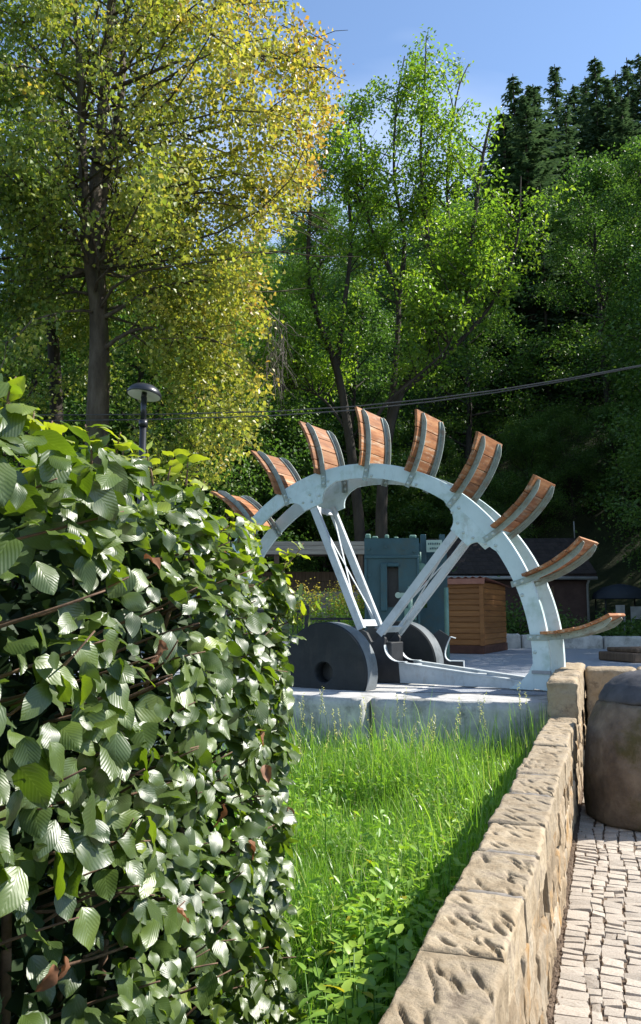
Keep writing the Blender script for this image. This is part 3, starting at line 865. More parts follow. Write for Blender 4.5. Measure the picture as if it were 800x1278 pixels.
# ------------------------------------------------------------------ the two grey drums on the axle
def drum(name, n_front, thick, label):
    c = HUBC + U * .2 + N * n_front
    e = empty(name, (c.x, c.y, 0), -0.5548)
    cz, Rr, hole = 1.045, .565, .115
    k = 72
    prof = [(hole, thick * .8), (hole, 0.012), (hole + .012, 0), (Rr - .014, 0), (Rr, .014), (Rr, thick - .014), (Rr - .014, thick), (hole + .012, thick)]
    vs = []
    for i in range(k):
        a = 2 * math.pi * i / k
        for r, y in prof:
            x, z = r * math.cos(a), r * math.sin(a)
            vs.append((x, y, max(cz + z, YARD + .002)))
    q = len(prof)
    fs = [(i * q + j, i * q + j + 1, ((i + 1) % k) * q + j + 1, ((i + 1) % k) * q + j) for i in range(k) for j in range(q - 1)]
    m_ = MB(); m_.add(vs, fs, False)
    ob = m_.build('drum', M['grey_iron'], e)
    for p in ob.data.polygons: p.use_smooth = abs(p.normal.y) < .3
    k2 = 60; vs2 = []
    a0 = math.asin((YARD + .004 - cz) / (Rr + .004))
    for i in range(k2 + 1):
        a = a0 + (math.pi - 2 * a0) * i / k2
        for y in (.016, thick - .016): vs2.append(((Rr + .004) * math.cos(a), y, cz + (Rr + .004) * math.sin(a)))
    m_ = MB(); m_.add(vs2, [(2 * i, 2 * i + 2, 2 * i + 3, 2 * i + 1) for i in range(k2)], True); m_.build('rim_lit', M['drum_rim_lit'], e)
    m_ = MB(); m_.tube([(0, .17, cz), (0, thick, cz)], hole - .002, 20); m_.build('bore', M['black_iron'], e)
    tag(e, label, 'drum')
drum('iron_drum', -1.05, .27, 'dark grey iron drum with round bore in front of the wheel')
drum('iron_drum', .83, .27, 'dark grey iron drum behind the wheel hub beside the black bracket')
# black iron bracket behind the rear drum
br = empty('iron_bracket', (1.75, 11.75, YARD), -.25)
tag(br, 'black cast iron bracket by the shed with hollow curved edge and flange coloured as if sunlit', 'bracket')
pts = [(-.25, .003), (.30, .003), (.30, .17), (.13, .17)]
for k in range(9):
    t = k / 8; p0, c_, p1 = Vector((.13, .17)), Vector((-.04, .2)), Vector((.13, .52))
    q = p0 * (1 - t) ** 2 + c_ * 2 * t * (1 - t) + p1 * t * t; pts.append((q.x, q.y))
pts += [(-.03, .62), (-.12, .55), (-.25, .5)]
m_ = MB(); m_.prism(pts, (0, .06, 0)); m_.build('web', M['black_iron'], br)
m_ = MB()
for p, q in zip(pts[3:12], pts[4:13]): m_.bar((p[0], .06, p[1]), (q[0], .06, q[1]), .14, .01)
m_.bar((.13, .06, .175), (.31, .06, .175), .14, .01)
m_.bar((.31, .06, .18), (.31, .06, .003), .14, .01)
m_.bar((.13, .06, .52), (.2, .06, .5), .14, .01)
m_.build('flange', M['wheel_edge'], br)  # pale colour on black iron, sunlight along the edge painted in

# ------------------------------------------------------------------ green machine
mc = empty('green_machine', (1.2, 13.5, YARD), -.1)
tag(mc, 'tall dark green machine frame with a slot standing behind the wheel', 'machine')
def frame(x0, x1, y0, y1, H):
    m_ = MB()
    s0, s1, z0, z1 = x0 + (x1 - x0) * .29, x0 + (x1 - x0) * .62, .96, 1.64
    m_.box(x0, s0, y0, y1, 0, H); m_.box(s1, x1, y0, y1, 0, H)
    m_.box(s0, s1, y0, y1, 0, z0); m_.box(s0, s1, y0, y1, z1, H)
    return m_
frame(-.46, .46, 0, .24, 2.12).build('front_frame', M['machine'], mc)
frame(.02, .98, 1.0, 1.24, 2.12).build('rear_frame', M['machine'], mc)
m_ = MB(); m_.box(-.19, -.08, -.06, .0, .9, 1.7); m_.box(-.08, .12, -.06, .0, 1.64, 1.7); m_.build('slot_guide', M['machine'], mc, .01)
m_ = MB(); m_.box(-.19, .11, .17, .22, .96, 1.66); m_.build('slot_dark_back', M['black_iron'], mc)  # black backing plate added to paint the darkness inside the slot
for x, w, h in ((-.40, .09, .085), (-.28, .1, .045), (-.08, .07, .07), (.08, .08, .03), (.36, .12, .06)):
    m_ = MB(); m_.box(x - w / 2, x + w / 2, .04, .2, 2.12, 2.12 + h); m_.build('top_block', M['machine_pale'], mc, .015)
for x in (.55, .88):
    m_ = MB(); m_.box(x - .05, x + .05, .6, .75, 1.7, 2.24); m_.build('post', M['machine'], mc, .01)
m_ = MB(); m_.box(.50, .95, .55, .8, 1.6, 1.72); m_.box(.44, .56, .1, .9, 1.2, 1.34); m_.box(.44, .56, .1, .9, .3, .44); m_.build('cross_beam', M['machine'], mc, .01)
pl = MB(); pl.box(.60, .87, .5, .53, 1.92, 2.13); plo = pl.build('name_plate', M['plate'], mc)
m_ = MB()
for row, zz in ((0, 2.065), (1, 1.985)):      # two rows of worn raised letters
    for k in range(7 if row == 0 else 5):
        x = .63 + k * .031 + row * .03; m_.box(x, x + .018, .494, .5, zz - .018, zz + .018 * (1 if k % 3 else .6))
m_.build('worn_lettering', M['machine'], plo)['kind'] = 'stuff'
m_ = MB(); m_.tube([(.50, .30, 1.62), (.50, .1, 1.62)], .085, 16); m_.tube([(.50, .1, 1.62), (.50, .04, 1.62)], .045, 12); m_.tube([(.48, .2, 1.70), (.48, .2, 1.9)], .02, 8); m_.build('valve', M['machine_pale'], mc)
for x, y in ((.30, -.25), (.92, .4)):
    m_ = MB(); m_.tube([(x, y, 0), (x, y, 1.3)], .04, 12); m_.build('pipe', M['machine_pale'], mc)
for bx_, bz_ in ((-.38, 1.95), (-.1, 1.98), (.2, 1.95), (.38, 1.9), (-.38, 1.5), (-.38, 1.05), (.38, 1.35), (-.36, .55), (.36, .5)):
    m_ = MB(); m_.tube([(bx_, .0, bz_), (bx_, -.03, bz_)], .03, 6); m_.build('bolt', M['machine'], mc)
m_ = MB(); m_.box(-.46, .46, -.035, -.002, 1.78, 1.83); m_.box(-.46, -.42, -.035, -.002, .02, 1.78); m_.box(.42, .46, -.035, -.002, .02, 1.78); m_.build('rib', M['machine'], mc, .006)
m_ = MB(); m_.box(.2, .40, -.05, -.002, .75, .95); m_.build('cover_plate', M['machine_pale'], mc, .01)
m_ = MB(); m_.tube([(.1, -.08, 1.16), (.1, -.02, 1.16)], .05, 12); m_.box(.14, .22, -.06, 0, 1.12, 1.2); m_.build('handle', M['plate'], mc)

# ------------------------------------------------------------------ wooden shed
shed = empty('wooden_shed', (3.5, 17.5, YARD), -math.radians(25.6))
tag(shed, 'small orange brown wooden shed with red corrugated roof at the back of the yard', 'shed')
SW, SDp, bh = 1.2, 2.2, .124
for k in range(11):
    z = .18 + k * bh
    m_ = MB(); m_.prism([(0, 0), (.012, 0), (.022, .012), (.022, bh - .02), (.006, bh - .003), (0, bh - .003)], (SW - .02, 0, 0), (-SW + .01, 0, z), (0, -1, 0), (0, 0, 1)); m_.build('board', M['shed_wood'], shed)
    m_ = MB(); m_.prism([(0, 0), (.012, 0), (.022, .012), (.022, bh - .02), (.006, bh - .003), (0, bh - .003)], (0, SDp, 0), (0, 0.01, z), (1, 0, 0), (0, 0, 1)); m_.build('board', M['shed_wood'], shed)
m_ = MB(); m_.box(-SW, .0, .002, SDp, .17, .18 + 11 * bh - .02); m_.build('wall_core', M['brown_timber'], shed)
m_ = MB(); m_.box(-.045, .045, -.045, .045, .175, 1.56); m_.build('corner_post', M['shed_wood'], shed)
m_ = MB(); m_.box(-SW - .03, .035, -.035, SDp + .03, 0, .175); m_.build('plinth_board', M['shed_base'], shed)
m_ = MB(); m_.box(-SW - .1, .1, -.13, -.1, 1.5, 1.62); m_.build('fascia', M['roof_tin'], shed)
vs, fs = [], []
nx = 64
for i in range(nx + 1):
    x = -SW - .12 + (SW + .25) * i / nx
    dz = .018 * math.sin(i / nx * math.pi * 2 * 9)
    for y, z in ((-.14, 1.64), (SDp + .15, 1.50)):
        vs += [(x, y, z + dz), (x, y, z + dz + .006)]
for i in range(nx):
    a = i * 4; b = a + 4
    fs += [(a + 1, a + 3, b + 3, b + 1), (a, b, b + 2, a + 2), (a, a + 1, b + 1, b), (a + 2, b + 2, b + 3, a + 3)]
m_ = MB(); m_.add(vs, fs, True); m_.build('corrugated_roof', M['roof_tin'], shed)

# ------------------------------------------------------------------ dark house behind, canopy, open shelter, railing
hs = empty('dark_house', (7.2, 30, .75), -.05)
tag(hs, 'low dark house with tiled roof in deep shade under the trees', 'house')
m_ = MB(); m_.box(-2.9, 2.3, -1.6, 3.0, 0, 2.4); m_.prism([(-1.6, 2.4), (3.0, 2.4), (.7, 3.7)], (5.2, 0, 0), (-2.9, 0, 0), (0, 1, 0), (0, 0, 1)); m_.build('wall', M['house_wall'], hs)
roof = empty('roof', (0, 0, 0), 0, hs)
tile = MB(); tile.box(-.1, .1, -.2, .2, 0, .025); tme = tile.mesh('tile', M['roof_tile'], .008)
rr = Vector((0, 2.45, 1.42)); rl = rr.length; rd = rr.normalized(); ang = math.atan2(1.42, 2.45)
m_ = MB(); m_.prism([(-2.0, 2.25), (.7, 3.76), (3.4, 2.25), (3.4, 2.32), (.7, 3.83), (-2.0, 2.32)], (5.7, 0, 0), (-3.2, 0, 0), (0, 1, 0), (0, 0, 1)); m_.build('roof_deck', M['roof_tile'], roof)
cnt = 0
for row in range(9):
    for c in range(28):
        add_obj('tile', tme, roof, (-3.1 + c * .2 + .1, -1.85 + row * .29, 2.44 + row * .162), (ang - .04, 0, 0)); cnt += 1
m_ = MB(); m_.tube([(-3.2, -2.05, 2.24), (2.5, -2.05, 2.2)], .06, 10); m_.build('gutter', M['zinc'], hs)
m_ = MB(); m_.tube([(2.25, -2.0, 2.2), (2.25, -1.68, 2.0), (2.25, -1.68, 0)], .045, 10); m_.build('downpipe', M['zinc'], hs)
m_ = MB(); m_.tube([(2.5, .7, 3.75), (2.5, .7, 4.5)], .025, 6); m_.build('vent_pipe', M['zinc'], hs)
for x in (-1.6, .6):
    w = empty('window', (x, -1.61, 1.0), 0, hs)
    m_ = MB(); m_.box(-.45, .45, -.03, .0, 0, .9); m_.build('pane', M['glass'], w)
    m_ = MB(); m_.box(-.5, .5, -.06, 0, -.08, -.02); m_.box(-.5, -.44, -.05, 0, -.02, .95); m_.box(.44, .5, -.05, 0, -.02, .95); m_.box(-.02, .02, -.05, -.03, 0, .9); m_.build('frame', M['brown_timber'], w)
cp = empty('canopy', (10.6, 28.5, .5))
tag(cp, 'blue grey fabric canopy on thin posts in shade beside the dark house', 'canopy')
m_ = MB(); m_.lathe([(.95, 1.75), (.9, 1.95), (.6, 2.15), (.25, 2.25), (.0, 2.28)], 24, cap=False); m_.build('fabric', M['car_paint'], cp)
for x, y in ((-.7, -.5), (.7, -.5), (-.7, .5), (.7, .5)):
    m_ = MB(); m_.tube([(x, y, 0), (x, y, 1.9)], .03, 8); m_.build('post', M['dark_paint'], cp)
for i, (x, w, z) in enumerate(((10.1, .3, 1.3), (10.75, .6, 1.25), (11.5, .4, 1.55))):
    m_ = MB(); m_.box(-w / 2, w / 2, -.02, .02, .0, .42); m_.box(-w / 2, -w / 2 + .04, -.03, .03, -z + .7, .0); m_.box(w / 2 - .04, w / 2, -.03, .03, -z + .7, 0)
    tag(m_.build('notice_board', M['zinc'], None, loc=(x, 27.2, z + .3)), 'small pale board on two legs below the blue grey canopy', 'board', 'pale boards below the canopy')
sh = empty('open_shelter', (-1.0, 20, YARD))
tag(sh, 'open shelter with pale timber fascia behind the left wheel arm', 'shelter')
for k in range(3):
    z = 2.33 + k * .11
    m_ = MB(); m_.box(-2.4, 2.1, -.05 + k * .012, .0, z, z + .105); m_.build('fascia_board', M['pale_timber'], sh, .006)
m_ = MB(); m_.box(-2.4, 2.1, .0, 3.0, 2.5, 2.62); m_.build('roof', M['brown_timber'], sh)
for x in (-2.2, -.1, 2.0):
    m_ = MB(); m_.box(x - .06, x + .06, .02, .14, 0, 2.5); m_.build('post', M['brown_timber'], sh)
for k in range(7):
    m_ = MB(); m_.box(-2.4, 2.1, 2.9, 2.93, .1 + k * .28, .1 + k * .28 + .27); m_.build('wall_board', M['pale_timber' if k < 5 else 'brown_timber'], sh)
rail = empty('railing', (0, 15.2, YARD))
tag(rail, 'dark metal railing with upright bars between hedge and green machine', 'railing')
m_ = MB(); m_.box(-.30, -.21, -.05, .05, 0, 1.02); m_.build('post', M['dark_paint'], rail, .01)
m_ = MB(); m_.box(.32, .37, -.03, .03, 0, .78); m_.build('post', M['dark_paint'], rail)
m_ = MB(); m_.box(-1.9, -1.82, -.05, .05, 0, 1.02); m_.build('post', M['dark_paint'], rail)
for z, x0, x1 in ((.9, -1.82, -.3), (.42, -1.82, -.3), (.76, -.21, 1.3), (.55, -.21, 1.3)):
    m_ = MB(); m_.box(x0, x1, -.02, .02, z - .022, z + .022); m_.build('rail', M['dark_paint'], rail)
for k in range(17):
    m_ = MB(); x = -1.75 + k * .088; m_.box(x - .008, x + .008, -.008, .008, .44, .88); m_.build('bar', M['dark_paint'], rail)

# ------------------------------------------------------------------ street lamp and overhead cables
lamp = empty('street_lamp', (-1.81, 8.0, .05))
tag(lamp, 'black street lamp with dome shade and white underside rising above the hedge', 'street lamp')
m_ = MB(); m_.tube([(0, 0, 0), (0, 0, 3.55)], [.05, .034], 14); m_.tube([(0, 0, 3.55), (0, 0, 3.62)], .045, 14); m_.tube([(0, 0, 3.62), (0, 0, 3.86)], .03, 12); m_.build('post', M['lamp_black'], lamp)
hd = empty('lamp_head', (0, 0, 3.88), 0, lamp); hd.rotation_euler = (-.10, .12, 0)
m_ = MB(); m_.lathe([(.172, -.005), (.178, .0), (.172, .03), (.15, .066), (.11, .095), (.06, .11), (.0, .114)], 32, cap=False); m_.build('dome', M['lamp_black'], hd)
m_ = MB(); m_.lathe([(.0, .035), (.09, .022), (.168, -.003)], 32, cap=False); m_.build('reflector', M['white_enamel'], hd)
m_ = MB(); m_.tube([(0, 0, -.03), (0, 0, .03)], .028, 10); m_.build('bulb_holder', M['lamp_black'], hd)
def cable_pt(px, py):
    k = (px - 400) / 1000.0
    r = ray(px, py); Y = 13.8 / (1 + .36 * r.x / r.y)
    return at_y(px, py, Y)
for dy in (0, 9):
    m_ = MB(); pts = [cable_pt(px, py + dy * (1 - .1 * i)) for i, (px, py) in enumerate(((-260, 516), (-100, 517.5), (60, 518), (200, 517), (340, 513.5), (440, 507.5), (540, 497.5), (620, 487), (710, 472.5), (800, 456), (900, 436)))]
    m_.tube(pts, .011, 6)
    tag(m_.build('overhead_cable', M['cable']), 'black overhead cable crossing above the wheel in front of the trees', 'cable', 'pair of overhead cables')

# ------------------------------------------------------------------ trees
NR = np.random.default_rng(11)
class Skel:
    """wood of a tree as tapered tubes, and the twig ends its leaves gather round"""
    def __init__(self, seed):
        self.r = random.Random(seed); self.n = np.random.default_rng(seed)
        self.m = MB(); self.tips = []
    def limb(self, pts, r0, r1, sides=6):
        k = len(pts)
        self.m.tube(pts, [max(.004, r0 + (r1 - r0) * (i / (k - 1)) ** .8) for i in range(k)], sides, cap=False)
    def path(self, p0, d, L, n, up=0.0, wob=.12):
        p = Vector(p0); d = Vector(d).normalized(); out = [p.copy()]
        for i in range(n):
            d = (d + Vector((self.r.gauss(0, wob), self.r.gauss(0, wob), self.r.gauss(0, wob) + up))).normalized()
            p = p + d * (L / n); out.append(p.copy())
        return out
def smooth_path(pts, sub=3):
    P = [Vector(p) for p in pts]; out = []
    for i in range(len(P) - 1):
        a, b, c, d = P[max(i - 1, 0)], P[i], P[i + 1], P[min(i + 2, len(P) - 1)]
        for k in range(sub):
            t = k / sub
            out.append(.5 * ((2 * b) + (c - a) * t + (2 * a - 5 * b + 4 * c - d) * t * t + (-a + 3 * b - 3 * c + d) * t ** 3))
    out.append(P[-1])
    return out
def leaves_np(rg, C, size, up=.5, flat=1.0, ratio=.62, droop=0.0):
    """one small folded leaf (two triangles) per centre; returns V, F"""
    n = len(C)
    nor = rg.normal(size=(n, 3)); nor[:, 2] = np.abs(nor[:, 2]) * flat + up
    nor /= np.linalg.norm(nor, axis=1)[:, None]
    t = rg.normal(size=(n, 3)); t[:, 2] -= droop
    t -= (t * nor).sum(1)[:, None] * nor
    t /= np.linalg.norm(t, axis=1)[:, None] + 1e-9
    b = np.cross(nor, t)
    s = (size * rg.uniform(.65, 1.25, n))[:, None]
    fold = nor * s * .16
    V = np.empty((n, 4, 3))
    V[:, 0] = C - t * s * .5
    V[:, 1] = C + b * s * ratio * .5 + fold - t * s * .06
    V[:, 2] = C + t * s * .5
    V[:, 3] = C - b * s * ratio * .5 + fold - t * s * .06
    i = np.arange(n)[:, None] * 4
    F = np.concatenate([i + np.array([[0, 1, 2]]), i + np.array([[0, 2, 3]])], 1).reshape(-1, 3)
    return V.reshape(-1, 3), F
def clump(rg, tips, per, sig, sink=0.0):
    T = np.array([list(t) for t in tips])
    idx = np.repeat(np.arange(len(T)), per)
    off = rg.normal(size=(len(idx), 3)) * np.array(sig)
    off[:, 2] -= np.abs(rg.normal(size=len(idx))) * sink
    return T[idx] + off, idx
def crown_obj(name, C, size, mat, rg, parent, val=None, **k):
    V, F = leaves_np(rg, C, size, **k)
    n = len(C)
    v = rg.uniform(0, 1, n) if val is None else val
    me = np_mesh(name, V, F, mat, False, {'rnd': np.repeat(np.clip(v, 0, 1), 2)})
    return add_obj(name, me, parent)

def broadleaf(seed, H=17, Rr=4.2, base=3.0, per=150, leaf=.16, mat='wood_leaf', nl=30, sig=(.40, .40, .26), name='forest_tree'):
    s = Skel(seed); r = s.r
    root = empty(name)
    trunk = s.path((0, 0, -.6), (0, 0, 1), H * .9 + .6, 9, .15, .05)
    s.limb(trunk, .22, .04, 8)
    for i in range(nl):
        f = (i + r.random()) / nl
        z = base + (H * .9 - base) * f
        k = z / (H * .9 + .6) * 9; j = min(8, int(k)); p0 = trunk[j].lerp(trunk[j + 1], k - j)
        az = i * 2.4 + r.uniform(-.4, .4)
        prof = math.sin(math.pi * min(1, (.16 + .84 * f) ** .75)) ** .6 if f < .99 else .25
        L = Rr * max(.22, prof) * r.uniform(.75, 1.15)
        e = .25 + .75 * f
        pts = s.path(p0, (math.cos(az), math.sin(az), e), L, 5, .06, .14)
        s.limb(pts, .075 * (1.1 - f * .6), .015, 5)
        s.tips.append(pts[-1])
        for q in range(4):
            b0 = pts[2 + q % 4 if 2 + q % 4 < 6 else 5]
            d = (pts[-1] - pts[0]).normalized() + Vector((r.gauss(0, .7), r.gauss(0, .7), r.gauss(.1, .4)))
            sp = s.path(b0, d, L * r.uniform(.22, .42), 3, .05, .2)
            s.limb(sp, .025, .008, 4)
            s.tips += [sp[-1], sp[2]]
    add_obj('trunk', s.m.mesh('trunk', M['bark_dark']), root)
    C, idx = clump(s.n, s.tips, max(4, int(per * .5)), sig, .18)
    tone = s.n.uniform(0, 1, len(s.tips))[idx] * .5 + s.n.uniform(0, .5, len(C))
    crown_obj('crown', C, leaf, M[mat], s.n, root, tone, up=.35)
    return root
def conifer(seed, H=22, Rr=2.6, name='spruce_tree'):
    s = Skel(seed); r = s.r; root = empty(name)
    s.limb([Vector((0, 0, -.8)), Vector((.05, 0, H * .5)), Vector((0, 0, H))], .24, .02, 7)
    C, Tn, W = [], [], []
    z = 1.5
    V, F, val = [], [], []
    while z < H - .2:
        f = z / H
        for b in range(7):
            if r.random() < .22: continue
            az = r.uniform(0, 6.283); L = Rr * (1 - f) ** .8 * r.uniform(.45, 1.3) + .15
            d = Vector((math.cos(az), math.sin(az), 0)); n = max(3, int(L / .16))
            side = Vector((-d.y, d.x, 0))
            prev = Vector((0, 0, z))
            for k in range(1, n + 1):
                t = k / n
                p = Vector((0, 0, z)) + d * L * t + Vector((0, 0, -.35 * L * t + .22 * L * t * t))
                w = .28 * (1 - t * .7) * r.uniform(.6, 1.3)
                for sg in (-1, 1):
                    b0 = len(V); tip = p + side * sg * w + d * .12 + Vector((0, 0, -r.uniform(.03, .22)))
                    V += [prev, p + d * .06, tip]; F.append((b0, b0 + 1, b0 + 2)); val.append(r.random())
                prev = p
        z += .30 + .12 * (1 - f)
    add_obj('trunk', s.m.mesh('trunk', M['bark_dark']), root)
    add_obj('crown', np_mesh('crown', [tuple(v) for v in V], F, M['needle'], False, {'rnd': val}), root)
    return root

protos = [broadleaf(31, 16, 4.3, 2.2, 170, .16), broadleaf(32, 18, 3.8, 3.0, 170, .16), broadleaf(33, 14, 4.6, 1.6, 190, .15), broadleaf(34, 20, 4.0, 3.0, 170, .17)]
con = [conifer(41, 24, 2.7), conifer(42, 20, 2.3), conifer(43, 26, 3.0)]
used = set()
def place(proto, x, y, sc, rz, label, cat, group, z=None, name=None):
    o = proto if id(proto) not in used else copy_tree(proto)
    used.add(id(proto))
    o.location = (x, y, float(ground_z(x, y)) if z is None else z)
    o.rotation_euler = (0, 0, rz); o.scale = (sc, sc, sc * (.92 + .16 * ((x * 7.3 + y) % 1)))
    tag(o, label, cat, group)
    return o
fr = random.Random(77)
LB = 'leafy green tree in the dense wood climbing the hillside'
GB = 'broadleaf trees of the hillside wood'
y = 30.0
while y < 100:
    step = 4.6 + (y - 30) * .05
    half = .47 * y + 7
    x = -half + fr.uniform(0, step)
    while x < half:
        xx, yy = x + fr.uniform(-1.2, 1.2), y + fr.uniform(-1.5, 1.5)
        skip = (3.2 < xx < 12.5 and yy < 34) or (-4 < xx < 2.5 and yy < 31)
        if not skip:
            k = fr.randrange(4); sc = fr.uniform(.8, 1.15); gz = float(ground_z(xx, yy))
            q = project((xx, yy, gz + (16, 18, 14, 20)[k] * sc))
            lim = float(np.interp(q[0], [0, 400, 560, 620, 645, 800], [180, 185, 195, 150, 125, 115]))
            while q[1] < lim and sc > .35:
                sc *= .9; q = project((xx, yy, gz + (16, 18, 14, 20)[k] * sc))
            if q[1] >= lim:
                side = 'behind the dark house' if xx > 4 and yy < 46 else 'behind the open shelter' if xx < 4 and yy < 46 else 'high on the slope below the spruces'
                if xx > 5 and yy > 38 and fr.random() < .3:
                    kk = fr.randrange(3)
                    place(con[kk], xx, yy, sc * fr.uniform(.75, .95) * (16, 18, 14, 20)[k] / (24, 20, 26)[kk] * 1.15, fr.uniform(0, 6.28), 'dark spruce among the broadleaf trees on the hillside', 'spruce', 'spruces among the hillside wood')
                else: place(protos[k], xx, yy, sc, fr.uniform(0, 6.28), 'leafy green tree in the dense hillside wood ' + side, 'tree', 'broadleaf trees ' + side)
        x += step
    y += step * .95
LC = 'tall dark spruce standing out on the skyline of the wooded hill'
GC = 'spruces along the hilltop'
for px, py, Y in ((628, 140, 48), (665, 105, 50), (715, 105, 57), (730, 95, 62), (768, 88, 58), (775, 120, 54), (650, 160, 52), (685, 150, 54), (745, 140, 56), (790, 110, 58), (640, 92, 50), (655, 118, 47), (692, 80, 55), (705, 128, 52), (742, 70, 60), (758, 98, 56), (782, 72, 62), (797, 66, 58), (672, 150, 58), (725, 135, 64), (815, 95, 60), (845, 70, 62), (620, 165, 60), (600, 205, 66), (570, 225, 70)):
    p = at_y(px, py, Y); k = fr.randrange(3); Hc = (24, 20, 26)[k]
    g = float(ground_z(p.x, p.y)); sc = max(.5, min(1.5, (p.z - g) / Hc))
    place(con[k], p.x, p.y, sc, fr.uniform(0, 6.28), LC, 'spruce', GC).scale = (w_ := fr.uniform(1.15, 1.9), w_, (p.z - g) / Hc)
for i in range(16):
    x, yy = -3 + i * 1.35 + fr.uniform(-.6, .6), 35.5 + fr.uniform(-1.2, 2.0)
    place(protos[(2, 0, 2)[i % 3]], x, yy, fr.uniform(.38, .55), fr.uniform(0, 6.28), 'low leafy sapling along the foot of the wooded hill', 'sapling', 'saplings at the foot of the hill')
# trees at the right of the yard, whose shade lies over the gravel
for i, (x, y, sc, k) in enumerate(((10.7, 15.6, .74, 0), (15.5, 23.5, .9, 1), (20, 21, 1.0, 2), (12.6, 24.5, .8, 2), (18, 28, 1.05, 0), (24, 27, 1.1, 3), (21, 34, 1.1, 1))):
    pass
    place(protos[k], x, y, sc, i * 1.3, 'broad leafy tree shading the right side of the yard', 'tree', 'trees at the right of the yard', z=.7)

yy = 21.0
while yy < 33:
    for c in range(4):
        xx = .44 * yy + 5.5 + c * 5.2 + fr.uniform(-1, 1)
        place(protos[(3, 1, 3, 0)[c]], xx, yy + fr.uniform(-1, 1), (1.0 if yy < 26 else 1.12) * fr.uniform(.95, 1.1), fr.uniform(0, 6.28), 'tall leafy tree of the wood beyond the right side of the yard', 'tree', 'tall trees beyond the yard')
    yy += 4.6
